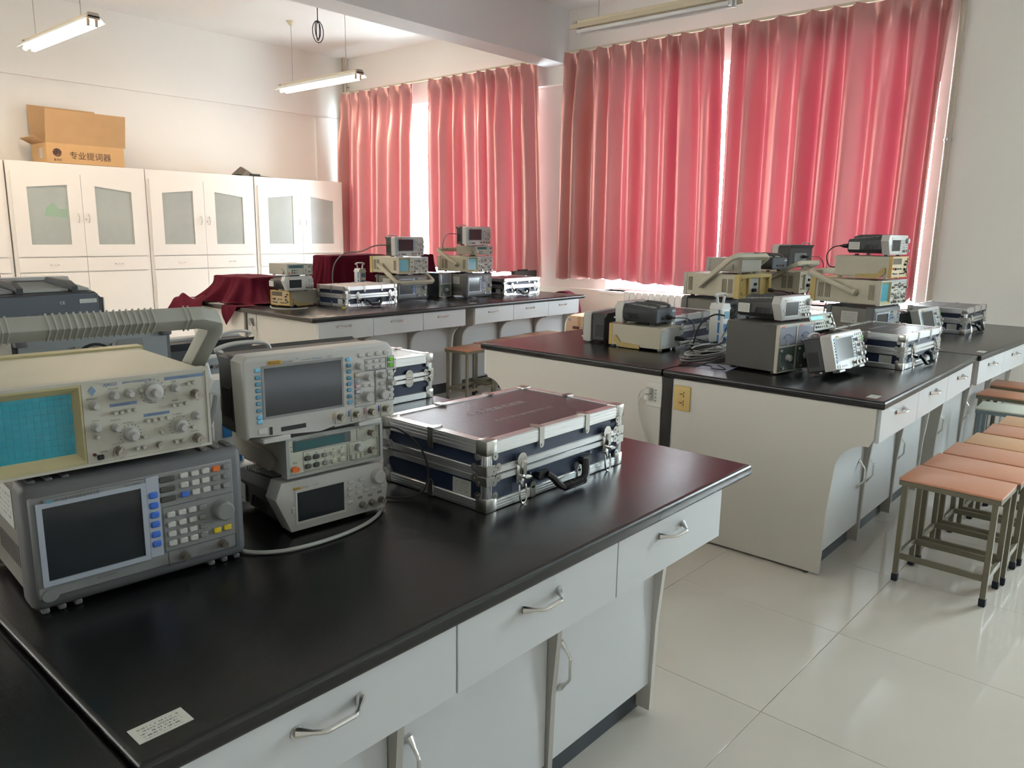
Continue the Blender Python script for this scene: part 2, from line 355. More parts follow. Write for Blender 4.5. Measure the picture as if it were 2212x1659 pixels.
for k, (a, b, z0, z1) in enumerate(WIN):
    bm = nb(); x = WX+0.20; w = 0.05
    box(bm, x, x+0.06, a, b, z0, z0+0.02); box(bm, x, x+0.06, a, b, z1-w, z1); box(bm, x, x+0.06, a, a+w, z0+w, z1-w); box(bm, x, x+0.06, b-w, b, z0+w, z1-w)
    n = 4 if k < 2 else 2
    for q in range(1, n):
        yy = a + (b-a)*q/n; box(bm, x, x+0.055, yy-0.03, yy+0.03, z0+w, z1-w)
    box(bm, x, x+0.055, a+w, b-w, 2.38, 2.43)
    f = struct('window_%d' % (k+1), bm, M_FRAME)
    for q in range(n):
        ya = a + (b-a)*q/n + 0.03; yb = a + (b-a)*(q+1)/n - 0.03
        for (za, zb) in ((z0+0.02, 2.38), (2.43, z1-w)):
            bm = nb(); box(bm, x+0.025, x+0.030, ya, yb, za, zb); part('pane', bm, M_GLASS, f)
    bm = nb(); box(bm, WX-0.03, WX+0.2, a, b, z0-0.03, z0, 0.004); part('window_sill', bm, M_FRAME, f)
bm = nb(); box(bm, X0, WX-0.001, Y1-0.0, Y1+0.001, 0, 0.001); bm.free()
# curtain rails
for (a, b, lab, zz) in ((5.92, 9.50, 'cream curtain rail over the left pair of curtains', 3.31), (1.66, 5.50, 'cream curtain rail over the right pair of curtains', 3.345)):
    t = thing('curtain_rail', lab, 'curtain rail', (7.09, (a+b)/2, zz))
    h = (b-a)/2
    bm = nb(); box(bm, -0.012, 0.012, -h, h, -0.012, 0.014, 0.003); part('rail', bm, M_RAIL, t)
    for q in (-0.9, -0.35, 0.35, 0.9):
        bm = nb(); box(bm, 0.0, 0.11, q*h-0.012, q*h+0.012, 0.006, 0.014); box(bm, 0.10, 0.11, q*h-0.015, q*h+0.015, -0.02, 0.04); part('bracket', bm, M_STEEL, t)
# curtains
def curtain_mat():
    m = bpy.data.materials.new('rose_satin'); m.use_nodes = True; nt = m.node_tree; b = nt.nodes['Principled BSDF']; out = nt.nodes['Material Output']
    tc = nt.nodes.new('ShaderNodeTexCoord'); mp = nt.nodes.new('ShaderNodeMapping'); mp.inputs['Scale'].default_value = (1, 260, 260)
    nz = nt.nodes.new('ShaderNodeTexNoise'); nz.inputs['Scale'].default_value = 1.0; nz.inputs['Detail'].default_value = 2
    nt.links.new(tc.outputs['Object'], mp.inputs['Vector']); nt.links.new(mp.outputs['Vector'], nz.inputs['Vector'])
    mx = nt.nodes.new('ShaderNodeMix'); mx.data_type = 'RGBA'; mx.inputs[6].default_value = (0.56, 0.30, 0.27, 1); mx.inputs[7].default_value = (0.45, 0.22, 0.22, 1)
    nt.links.new(nz.outputs['Fac'], mx.inputs[0]); nt.links.new(mx.outputs[2], b.inputs['Base Color'])
    b.inputs['Roughness'].default_value = 0.30; b.inputs['Metallic'].default_value = 0.55; b.inputs['Specular IOR Level'].default_value = 0.7
    b.inputs['Sheen Weight'].default_value = 0.3; b.inputs['Sheen Tint'].default_value = (1, 0.6, 0.6, 1)
    tl = nt.nodes.new('ShaderNodeBsdfTranslucent'); tl.inputs['Color'].default_value = (0.34, 0.030, 0.058, 1)
    ms = nt.nodes.new('ShaderNodeMixShader'); ms.inputs[0].default_value = 0.052
    nt.links.new(b.outputs[0], ms.inputs[1]); nt.links.new(tl.outputs[0], ms.inputs[2]); nt.links.new(ms.outputs[0], out.inputs['Surface'])
    return m
M_CURT = curtain_mat()
def curtain(label, yt0, yt1, yb0, yb1, zt, zb, npl, seed):
    """yt0<yt1 at the rail, yb0<yb1 at the hem"""
    rnd = random.Random(seed); bm = nb(); nx, nz = npl*22, 56
    ph = [rnd.uniform(-0.6, 0.6) for _ in range(npl+2)]; am = [rnd.uniform(0.7, 1.25) for _ in range(npl+2)]; wd = [rnd.uniform(0.75, 1.3) for _ in range(npl)]
    tot = sum(wd); cum = [0]
    for w in wd: cum.append(cum[-1] + w/tot)
    mg = [rnd.random() for _ in range(npl+2)]
    rows = []
    for j in range(nz+1):
        t = j/nz; row = []
        for i in range(nx+1):
            s = i/nx; k = 0
            while k < npl-1 and s > cum[k+1]: k += 1
            f = (s-cum[k])/(cum[k+1]-cum[k]); phase = 2*math.pi*f
            a = am[k]*(1-f) + am[k+1]*f
            top = max(0.0, 1-t/0.09); low = min(1.0, t/0.30)
            pinch = 0.040*top*(math.cos(phase)**9 if math.cos(phase) > 0 else -0.25*abs(math.cos(phase)))
            body = (0.040 + 0.034*low)*a*math.cos(phase + ph[k]*low*0.9*math.sin(math.pi*f))*min(1, t/0.06 + 0.25)
            g = 0.030*low*math.sin(2*math.pi*(s*npl*0.43 + mg[0] + 0.10*math.sin(3*t))) + 0.005*low*math.sin(2*math.pi*(s*npl*1.9 + mg[1]) + 2.0*t)
            fan = 0.020*math.exp(-((t-0.16)/0.12)**2)*abs(math.sin(phase))*(1 if am[k] > 1 else 0.5)
            x = 7.06 - pinch - body - g - fan
            tt = t**0.75; y = (yt0*(1-tt) + yb0*tt)*(1-s) + (yt1*(1-tt) + yb1*tt)*s + 0.012*low*math.sin(phase*1.0+1.2)*a
            z = zt + (zb-zt)*t - (0.0 if t > 0.02 else 0.012*(1-max(0, math.cos(phase)))) + (0.008*math.sin(phase*2+seed) + 0.014*math.sin(s*9+seed) if j == nz else 0)
            if t > 0.975: x += 0.004*math.sin(phase*7)
            row.append(bm.verts.new((x, y, z)))
        rows.append(row)
    for j in range(nz):
        for i in range(nx): bm.faces.new((rows[j][i], rows[j][i+1], rows[j+1][i+1], rows[j+1][i]))
    me = mesh(bm, 'curtain', M_CURT, 180)
    return tag(obj('curtain', me), label, 'curtain')
curtain('rose satin curtain panel at the far left, next to the cabinets', 7.93, 9.44, 7.95, 9.53, 3.30, 0.93, 7, 3)
curtain('rose satin curtain panel, second from the left, right of the bright gap', 5.86, 7.63, 5.72, 7.62, 3.30, 0.93, 9, 5)
curtain('rose satin curtain panel right of the ceiling beam, with gold sheen', 3.61, 5.47, 3.515, 5.49, 3.335, 0.925, 9, 8)
curtain('rose satin curtain panel at the far right, widest of the four', 1.70, 3.53, 1.735, 3.505, 3.335, 0.925, 8, 12)
# pipes
for (x, y, r, lab) in ((7.13, 9.50, 0.018, 'slim painted heating pipe in the far corner, nearer the cabinets'), (7.13, 9.56, 0.014, 'thinner heating pipe in the far corner beside the other one'), (7.15, 1.665, 0.027, 'brown painted heating pipe at the right edge of the curtains')):
    t = thing('heating_pipe', lab, 'pipe', (x, y, 0)); bm = nb(); cyl(bm, (0, 0, 0), r, CZ, 'z', 12); part('pipe_run', bm, M_PIPE, t)
    for z in (0.5, 2.2, 3.4):
        bm = nb(); cyl(bm, (0, 0, z), r*1.2, 0.02, 'z', 12); box(bm, 0, WX-x, -0.006, 0.006, z+0.004, z+0.016); part('pipe_clip', bm, M_STEEL, t)
# radiator under the curtains
t = thing('radiator', 'white ribbed radiator under the window, behind the right-hand benches', 'radiator', (7.10, 4.62, 0.12))
def rs():
    bm = nb(); box(bm, -0.045, 0.045, -0.036, 0.036, 0, 0.70, 0.012, 2); return mesh(bm, 'section', M_RAD)
me = rs()
for k in range(16): obj('section', me, t, (0, -0.04-0.078*k, 0))
bm = nb(); tube(bm, [(0, 0, 0.08), (0, 0.12, 0.08), (0, 0.14, -0.1)], 0.012); part('feed_pipe', bm, M_RAD, t)
# lamps
def lamp(label, x, ya, yb, on, z=3.05, wires=(0.16, 0.84)):
    t = thing('fluorescent_lamp', label, 'lamp', (x, ya, z)); L = yb-ya
    bm = nb(); prism(bm, [(-0.095, 0.0), (-0.05, 0.045), (0.05, 0.045), (0.095, 0.0), (0.085, 0.0), (0.045, 0.035), (-0.045, 0.035), (-0.085, 0.0)], 'y', 0.0, L); part('reflector', bm, M_LAMP if not on else M_LAMPW, t)
    bm = nb(); box(bm, -0.03, 0.03, 0.02, L-0.02, 0.034, 0.075, 0.004); part('ballast_housing', bm, M_LAMP, t)
    for e in (0.0, L-0.035):
        bm = nb(); prism(bm, [(-0.05, 0.02), (-0.04, 0.07), (0.04, 0.07), (0.05, 0.02)], 'y', e, e+0.035); part('end_cap', bm, M_LAMPE, t)
    for sx in (-0.032, 0.032):
        bm = nb(); cyl(bm, (sx*1.25, 0.05, -0.012), 0.016, L-0.10, 'y', 12); part('tube', bm, M_TUBEON if on else M_TUBEOFF, t)
        for e in (0.03, L-0.055):
            bm = nb(); box(bm, sx-0.013, sx+0.013, e, e+0.025, -0.03, 0.035, 0.004); part('lamp_holder', bm, M_LAMPE if on else M_TOWER, t)
    for k, w in enumerate(wires):
        bm = nb(); cyl(bm, (0, w*L, 0.07), 0.0035, CZ-z-0.07, 'z', 6); part('suspension_rod', bm, M_STEEL, t)
        bm = nb(); cyl(bm, (0, w*L, CZ-z-0.045), 0.02, 0.045, 'z', 14, 0.055); part('ceiling_rose', bm, M_LAMP, t)
lamp('lit fluorescent lamp near the curtains, hanging from two rods', 5.53, 7.10, 8.62, True)
lamp('lit fluorescent lamp over the cabinets at the left edge of the room', 2.78, 7.00, 8.56, True)
lamp('added unseen lit fluorescent lamp beyond the left edge of the photo', 0.03, 7.00, 8.56, True)  # extra lamp added out of view to light the end panels
lamp('unlit fluorescent lamp in front of the right curtains', 5.42, 2.70, 4.12, False)
t = thing('wire_loop', 'loops of dark wire hanging under the ceiling beam', 'wire', (4.16, 5.90, CZ))
bm = nb()
for k, (a, r) in enumerate(((0, 0.055), (25, 0.045), (70, 0.05))):
    pts = [(math.cos(R(a))*r*math.sin(q), math.sin(R(a))*r*math.sin(q), -0.64 - r*1.6 + r*1.6*math.cos(q)) for q in [2*math.pi*i/14 for i in range(14)]]
    tube(bm, pts, 0.004, 5, closed=True)
part('coiled_wire', bm, M_DARK, t)
bm = nb(); cyl(bm, (0, 0, -0.66), 0.004, 0.66, 'z', 6); part('drop_wire', bm, M_DARK, t)
# wall cabinets
M_FROSTG = mat('frosted_glass_green', (0.30, 0.36, 0.32), 0.3, var=0.2, scale=5, col2=(0.22, 0.42, 0.25))
def vhandle(L=0.085, d=0.022, m=None, horiz=False):
    def f():
        bm = nb(); n = 10; pts, rad = [], []
        for i in range(n+1):
            a = i/n; pts.append((0 if not horiz else (a-0.5)*L, -0.001-d*math.sin(math.pi*a)**0.6, (a-0.5)*L if not horiz else 0.0)); rad.append(0.0032 + 0.0016*abs(math.cos(math.pi*a)))
        tube(bm, pts, rad, 7)
        for e in (-0.5, 0.5): cyl(bm, ((e*L if horiz else 0), 0.001, (0 if horiz else e*L)), 0.0065, -0.004, 'y', 8)
        return mesh(bm, 'handle', m or M_CHROME)
    return shared(('vh', L, d, horiz, (m or M_CHROME).name), f)
def cabinet(x, W, label, green=False, ajar=0.0):
    H, D = 2.06, 0.48
    t = thing('storage_cabinet', label, 'cabinet', (x, 9.1, 0), 0, 'white cabinets along the back wall')
    bm = nb(); box(bm, 0.002, W-0.002, 0.02, D, 0.0, H, 0.002); part('carcass', bm, M_CAB, t)
    c = W/2
    for s in (0, 1):
        a, b = (0.035, c-0.002) if s == 0 else (c+0.002, W-0.035)
        z0, z1 = 1.097, 1.955
        # the glazed opening slopes down towards the outer side
        m0, m1 = a + 0.135, b - 0.135
        wi = 0.0
        zt = (1.805, 1.842) if s == 0 else (1.842, 1.795)
        op = [(m0, 1.222), (m1, 1.222), (m1, zt[1]), (m0, zt[0])]
        bm = nb(); o4 = [(a, z0), (b, z0), (b, z1), (a, z1)]
        F = [bm.verts.new((p[0], 0.0, p[1])) for p in o4]; G = [bm.verts.new((p[0], 0.0, p[1])) for p in op]
        F2 = [bm.verts.new((p[0], 0.018, p[1])) for p in o4]; G2 = [bm.verts.new((p[0], 0.018, p[1])) for p in op]
        for i in range(4):
            j = (i+1) % 4
            bm.faces.new((F[i], F[j], G[j], G[i])); bm.faces.new((F2[j], F2[i], G2[i], G2[j])); bm.faces.new((F[j], F[i], F2[i], F2[j])); bm.faces.new((G[i], G[j], G2[j], G2[i]))
        d = part('door', bm, M_CAB, t)
        bm = nb(); prism(bm, op, 'y', 0.012, 0.016); part('pane', bm, M_FROST, d)
        if green and s == 0:
            bm = nb(); prism(bm, [(m0+0.15, 1.52), (m1-0.02, 1.50), (m1-0.02, 1.60), (m1-0.1, 1.585), (m0+0.24, 1.66), (m0+0.17, 1.60)], 'y', 0.0105, 0.0125); part('green_item_behind_glass', bm, M_FROSTG, d, label='green thing pressed against the frosted glass')
        hx = b-0.05 if s == 0 else a+0.05
        obj('handle', vhandle(), d, (hx, 0, 1.50))
        if s == 1: bm = nb(); cyl(bm, (a+0.022, 0.001, 1.49), 0.008, -0.004, 'y', 10); part('lock', bm, M_STEEL, d)
        bm = nb(); box(bm, a, b, 0.0, 0.018, 0.938, 1.085, 0.0015); dr = part('drawer', bm, M_CAB, t); obj('handle', vhandle(0.075, 0.02, None, True), dr, ((a+b)/2, 0, 1.01))
        bm = nb(); box(bm, a, b, 0.0, 0.018, 0.09, 0.925, 0.0015); lo = part('lower_door', bm, M_CAB, t); obj('handle', vhandle(), lo, (hx, 0, 0.62))
    bm = nb(); box(bm, 0.01, W-0.01, 0.03, 0.05, 0.0, 0.08); part('plinth', bm, M_TOE, t)
    return t
cabinet(1.28, 1.355, 'white cabinet cut off by the left edge of the photo')
cabinet(2.645, 1.385, 'white cabinet under the big cardboard box', green=True)
cabinet(4.035, 1.352, 'white cabinet right of the one under the cardboard box')
cabinet(5.400, 1.347, 'white cabinet nearest the curtains')
# open carton on the cabinets
t = thing('cardboard_carton', 'large open cardboard carton on top of the cabinets', 'box', (3.05, 9.14, 2.065), 0)
w, d, h = 0.78, 0.44, 0.20
bm = nb(); g = 0.006
box(bm, 0, w, 0, g, 0, h); box(bm, 0, w, d-g, d, 0, h); box(bm, 0, g, g, d-g, 0, h); box(bm, w-g, w, g, d-g, 0, h); box(bm, g, w-g, g, d-g, 0, g); part('box_body', bm, M_CARD, t)
bm = nb(); prism(bm, [(0, h), (0.012, h), (-0.045, h+0.33), (-0.057, h+0.33)], 'x', 0.0, w+0.02); part('front_flap', bm, M_CARD2, t)
bm = nb(); prism(bm, [(d-0.008, h), (d, h), (d+0.02, h+0.41), (d+0.012, h+0.41)], 'x', 0.0, w-0.10); part('rear_flap', bm, M_CARD2, t)
bm = nb(); prism(bm, [(0, h), (0.008, h), (-0.10, h+0.06), (-0.11, h+0.05)], 'y', 0.02, d-0.02); part('side_flap', bm, M_CARD2, t)
text('专业提词器', 0.085, M_INK, t, (0.215, -0.0015, 0.055))
text('喜视影', 0.028, M_INK, t, (0.06, -0.0015, 0.022))
bm = nb(); cyl(bm, (0.1, -0.0005, 0.105), 0.042, -0.0012, 'y', 28); lg = part('round_emblem', bm, M_INK, t)
bm = nb(); tube(bm, [(0.068, -0.002, 0.118), (0.082, -0.002, 0.122), (0.094, -0.002, 0.108), (0.1, -0.002, 0.088)], 0.0035, 5, flat=0.3); tube(bm, [(0.095, -0.002, 0.08), (0.11, -0.002, 0.088), (0.12, -0.002, 0.125)], 0.004, 5, flat=0.3); tube(bm, [(0.07, -0.002, 0.075), (0.1, -0.002, 0.074), (0.13, -0.002, 0.09), (0.14, -0.002, 0.11)], 0.005, 5, flat=0.3); part('emblem_swoosh', bm, M_CARD, lg)
bpart('printed_marks', M_STICK, t, -0.0015, 0.0, 0.12, 0.20, 0.05, 0.15)
# dark slack thing on the cabinet tops
t = thing('folded_bag', 'flattened dark grey bag lying on the cabinets near the curtains', 'bag', (5.27, 9.15, 2.062))
bm = nb(); n = 16; rows = []
for i in range(n+1):
    s = i/n; hgt = 0.075*math.exp(-((s-0.15)/0.13)**2) + 0.05*(1-s)*min(1, s*8) + 0.004; rows.append([bm.verts.new((s*0.46, yy, max(0.003, hgt*(1-0.5*abs(yy-0.16)/0.16)))) for yy in (0.02, 0.09, 0.16, 0.23, 0.30)])
base = [[bm.verts.new((r[k].co.x, r[k].co.y, 0)) for k in (0, 4)] for r in rows]
for i in range(n):
    for k in range(4): bm.faces.new((rows[i][k], rows[i][k+1], rows[i+1][k+1], rows[i+1][k]))
    bm.faces.new((base[i][0], base[i+1][0], base[i+1][1], base[i][1])); bm.faces.new((rows[i][0], rows[i+1][0], base[i+1][0], base[i][0])); bm.faces.new((rows[i+1][4], rows[i][4], base[i][1], base[i+1][1]))
part('bag_body', bm, mat('bag_fabric', (0.13, 0.11, 0.09), 0.7), t)
bm = nb(); box(bm, 0.10, 0.24, -0.002, 0.03, 0.004, 0.03, 0.004); part('bag_opening', bm, M_DARK, t)
# ---------------------------------------------------------------- laboratory benches
TZ = 0.805
M_SEAL = mat('worktop_edge', (0.02, 0.019, 0.02), 0.22, bump=0.05)
def twisted_handle(L=0.115, horiz=True, d=0.03):
    def f():
        bm = nb(); n = 14; pts, rad = [], []
        for i in range(n+1):
            a = i/n; u = (a-0.5)*L; out = -0.002 - d*min(1, math.sin(math.pi*a)*1.35)
            pts.append((u, out, 0.0) if horiz else (0.0, out, u)); e = abs(a-0.5)*2
            rad.append(0.0042 + 0.0048*max(0, (e-0.72)/0.28))
        tube(bm, pts, rad, 8)
        for s in (-1, 1): cyl(bm, ((s*L/2, 0.001, 0) if horiz else (0, 0.001, s*L/2)), 0.010, -0.004, 'y', 10)
        return mesh(bm, 'handle', M_CHROME)
    return shared(('th', L, horiz, d), f)
def divider(name, t, x0, x1, D, front=0.035, cut=0.64, m=None):
    bm = nb(); pr = [(D, 0.012), (D, 0.768), (front, 0.768), (front, cut)]
    for k in range(0, 9):
        a = R(90*k/8); pr.append((front + 0.015 + 0.125*math.sin(a), cut - 0.03 - 0.13*(1-math.cos(a)) + 0.03*(1-math.sin(a))*0))
    pr += [(front+0.155, 0.30), (front+0.162, 0.012)]
    prism(bm, pr, 'x', x0, x1); return part(name, bm, m or M_PANEL, t)
def bench(label, cat_label_top, loc, rz, L, D, dr, door_sides, stick=None, left_end=True, right_end=True, top_over=(0.0, 0.0), detail=True, handles=True, Dp=None, dd=None):
    """local frame: x along the front, y away from the front edge of the worktop, dr = drawer boundaries along x"""
    t = thing('lab_bench', label, 'bench', loc, rz, 'white laboratory bench bases')
    dd = dd or dr; a, b = dd[0], dd[-1]
    DF = 0.205                                              # plane of the doors
    bm = nb(); box(bm, a+0.004, b-0.004, DF+0.02, D-0.01, 0.10, 0.765); part('carcass', bm, M_WHITE, t)
    bm = nb(); box(bm, a+0.004, b-0.004, DF+0.04, DF+0.06, 0.0, 0.10); box(bm, a+0.004, b-0.004, D-0.05, D-0.03, 0, 0.10); part('toe_kick', bm, M_TOE, t)
    bm = nb(); box(bm, a+0.006, b-0.006, 0.045, DF+0.03, 0.745, 0.766); part('drawer_rail', bm, M_EDGE, t)
    n = len(dr)-1
    for i, x in enumerate(dd):
        nm = 'end_panel' if i in (0, n) else 'divider'
        if i == 0: divider(nm, t, x, x+0.018, Dp or D)
        elif i == n: divider(nm, t, x-0.018, x, Dp or D)
        else: divider(nm, t, x-0.009, x+0.009, DF+0.04, m=M_EDGE)
    for i in range(n):
        x0, x1 = dr[i]+0.0015, dr[i+1]-0.0015
        bm = nb(); box(bm, x0, x1, 0.018, 0.036, 0.626, 0.768, 0.0012); d = part('drawer', bm, M_WHITE, t)
        bm = nb(); box(bm, x0+0.03, x1-0.03, 0.036, DF+0.018, 0.64, 0.74); part('drawer_box', bm, M_EDGE, d)
        if handles: obj('handle', twisted_handle(), d, ((x0+x1)/2-0.02, 0.018, 0.724))
        x0, x1 = dd[i]+0.0015, dd[i+1]-0.0015
        bm = nb(); box(bm, x0+0.009, x1-0.009, DF, DF+0.018, 0.10, 0.628, 0.0012); d = part('door', bm, M_WHITE, t)
        if handles and door_sides[i]:
            hx = x0+0.042 if door_sides[i] == 'L' else x1-0.075
            obj('handle', twisted_handle(0.125, False, 0.03), d, (hx, DF, 0.362))
    w = thing('worktop', cat_label_top, 'worktop', loc, rz, 'black laminate worktops')
    w.location = Vector(loc) + Vector((0, 0, 0.770))
    bm = nb(); box(bm, -top_over[0], L+top_over[1], 0.0, D, 0.0, 0.035, 0.011, 4, only=lambda p, q: abs(p.y-q.y) < 1e-6 and abs(p.z-q.z) < 1e-6 and p.y < 0.01 or (abs(p.x-q.x) < 1e-6 and abs(p.z-q.z) < 1e-6))
    part('slab', bm, M_BLACK, w)
    return t
# island in front of the camera
A = 'nearest island'
bench('near bench with three drawers and chrome handles in the foreground', 'black worktop in the foreground carrying the aluminium case', (0.327, 0.88, 0), 0, 1.718, 0.975, (0.053, 0.560, 1.070, 1.578), ('L', 'L', 'L'))
bench('bench base at the lower left edge, left of the dark seam', 'black worktop at the lower left corner, left of the seam', (-1.40, 0.885, 0), 0, 1.722, 0.975, (0.06, 0.58, 1.10, 1.62), ('L', 'L', 'L'))
bench('bench base behind the near instruments, facing away', 'black worktop behind the near instruments', (2.045, 3.05, 0), 180, 1.718, 1.185, (0.14, 0.648, 1.156, 1.665), ('R', 'R', 'R'))
bench('bench base behind the near instruments at the far left', 'black worktop behind the near instruments at the left', (0.322, 3.05, 0), 180, 1.70, 1.185, (0.06, 0.58, 1.10, 1.62), ('R', 'R', 'R'))
# island on the right
bench('right-hand bench with a yellow socket on its end panel', 'black worktop carrying the twin meter set and tilted scope', (3.212, 0.857, 0), 0, 1.690, 1.0, (0.030, 0.578, 1.118, 1.668), ('R', 'L', 'L'), Dp=0.945, dd=(0.012, 0.520, 1.033, 1.545))
bench('right-hand bench farther off, nearest the window wall', 'black worktop at the far right, by the window wall', (4.908, 0.843, 0), -3, 1.85, 1.0, (0.05, 0.61, 1.16, 1.70), ('L', 'L', 'L'), dd=(0.05, 0.58, 1.10, 1.66))
bench('right-hand bench with a white socket on its end panel', 'black worktop of the beige counter box with a cable', (4.88, 3.062, 0), 180, 1.668, 1.195, (0.07, 0.59, 1.12, 1.658), ('R', 'R', 'R'))
bench('right-hand bench at the back, near the radiator', 'black worktop at the back right, near the radiator', (6.74, 3.062, 0), 180, 1.85, 1.185, (0.1, 0.62, 1.15, 1.68), ('R', 'R', 'R'))
# island at the back left
bench('far bench with stools, its left half', 'black worktop of the far bench, left half', (3.195, 4.712, 0), 0, 1.64, 0.985, (0.06, 0.565, 1.08, 1.575), ('R', 'L', 'L'))
bench('far bench with stools, its right half', 'black worktop of the far bench, right half', (4.839, 4.712, 0), 0, 1.65, 0.985, (0.045, 0.56, 1.08, 1.575), ('R', 'L', 'L'))
bench('far bench base under the red cloths, left half', 'black worktop under the left red cloth', (4.83, 6.72, 0), 180, 1.635, 1.01, (0.06, 0.58, 1.10, 1.60), ('R', 'R', 'R'))
bench('far bench base under the red cloths, right half', 'black worktop under the right red cloth', (6.48, 6.72, 0), 180, 1.645, 1.01, (0.06, 0.58, 1.10, 1.60), ('R', 'R', 'R'))
bench('far bench base at the left, hidden by the near instruments', 'black worktop at the far left under a red cloth', (0.35, 4.712, 0), 0, 1.64, 0.985, (0.06, 0.565, 1.08, 1.575), ('R', 'L', 'L'))
for (x, y, w_, lab) in ((3.222, 1.834, 0.052, 'black strip in the gap between the two right-hand end panels'), (3.26, 5.703, 0.012, 'thin dark strip in the gap between the two far end panels')):
    t = thing('gap_strip', lab, 'duct', (x, y, 0)); bm = nb(); box(bm, 0.0, 0.02, -w_/2+0.001, w_/2-0.001, 0.01, 0.768); part('strip_face', bm, M_SOCK, t)  # dark strip filling the gap between back-to-back bench halves
# sockets on the end panels (they face -x): x, y, z of the centre
def socket_yellow(label, x, y, z):
    t = thing('wall_socket', label, 'socket', (x, y, z), -90)
    bm = nb(); box(bm, -0.043, 0.043, -0.009, 0.0, -0.060, 0.060, 0.006, 2); part('socket_plate', bm, M_SOCKY, t)
    for zz in (-0.021, 0.021):
        bm = nb(); box(bm, -0.012, 0.006, -0.0096, -0.0088, zz-0.002, zz+0.002); box(bm, 0.008, 0.012, -0.0096, -0.0088, zz+0.003, zz+0.013); box(bm, 0.008, 0.012, -0.0096, -0.0088, zz-0.013, zz-0.003); part('slot', bm, M_SOCK, t)
def socket_white(label, x, y, z, plugs=2):
    t = thing('wall_socket', label, 'socket', (x, y, z), -90)
    bm = nb(); box(bm, -0.043, 0.043, -0.008, 0.0, -0.062, 0.062, 0.003); part('socket_plate', bm, M_SOCKW, t)
    for zz in (-0.03, -0.014, 0.006, 0.022):
        bm = nb(); cyl(bm, (0.012, -0.0078, zz), 0.0028, -0.001, 'y', 8); part('slot', bm, M_SOCK, t)
    return t
socket_yellow('yellow wall socket on the right-hand end panel', 3.224, 1.753, 0.680)
socket_white('white wall socket with two plugs on the right-hand end panel', 3.224, 1.905, 0.677)
socket_yellow('yellow wall socket on the far end panel under the red cloth', 3.255, 5.80, 0.690)
socket_white('white wall socket on the far end panel', 3.255, 5.60, 0.700)
for (zz, lab) in ((0.695, 'upper white plug in the white socket on the right-hand end panel'), (0.663, 'lower white plug in the white socket on the right-hand end panel')):
    t = thing('plug', lab, 'plug', (3.216, 1.925, zz), -90)
    bm = nb(); box(bm, -0.017, 0.013, -0.032, -0.0005, -0.0145, 0.0145, 0.006, 2); part('plug_body', bm, M_SOCKW, t)
    z0 = zz; bm = nb()
    pts = [(-0.015, -0.018, 0), (-0.035, -0.02, -0.002), (-0.052, -0.02, -0.03), (-0.054, -0.016, -0.08), (-0.035, -0.014, -0.17 if zz > .68 else -.14), (0.0, -0.012, -0.24), (0.025, -0.012, -0.34), (0.03, -0.012, -0.5)]
    tube(bm, smooth_path(pts, 5), 0.0038, 6); part('flex', bm, M_SOCKW, t)
for (yy, lab) in ((5.61, 'pale plug in the far white socket'),):
    t = thing('plug', lab, 'plug', (3.247, yy, 0.70), -90)
    bm = nb(); box(bm, -0.014, 0.014, -0.03, -0.0005, -0.03, 0.03, 0.006, 2); part('plug_body', bm, M_BTNGR, t)
    for k in (0, 1):
        bm = nb(); tube(bm, smooth_path([(0.01, -0.025, 0.01-k*0.03), (0.03+k*0.01, -0.028, -0.02), (0.03+k*0.012, -0.02, -0.12), (0.0, -0.015, -0.22), (-0.02, -0.012, -0.42)], 5), 0.004, 6); part('flex', bm, M_SOCKW, t)
# printed labels on the worktops
def wlabel(label, x, y, w, d, rz):
    t = thing('paper_label', label, 'label', (x, y, TZ), rz); bm = nb(); box(bm, -w/2, w/2, -d/2, d/2, 0.0002, 0.0012); part('paper', bm, M_PAPERT, t)
wlabel('white printed label on the black worktop in the foreground', 0.382, 0.938, 0.071, 0.038, 0)
wlabel('white printed label at the near corner of the right-hand worktop', 3.292, 0.925, 0.07, 0.04, 0)
wlabel('white printed label beyond the seam of the right-hand worktops', 5.07, 0.875, 0.07, 0.04, -3)
wlabel('white printed label at the corner of the far worktop', 3.35, 4.83, 0.075, 0.045, 0)
wlabel('torn paper strip at the front edge of the far worktop', 3.38, 4.755, 0.09, 0.05, 10)
wlabel('paper label in the middle of the far worktop edge', 4.93, 4.80, 0.075, 0.04, 0)
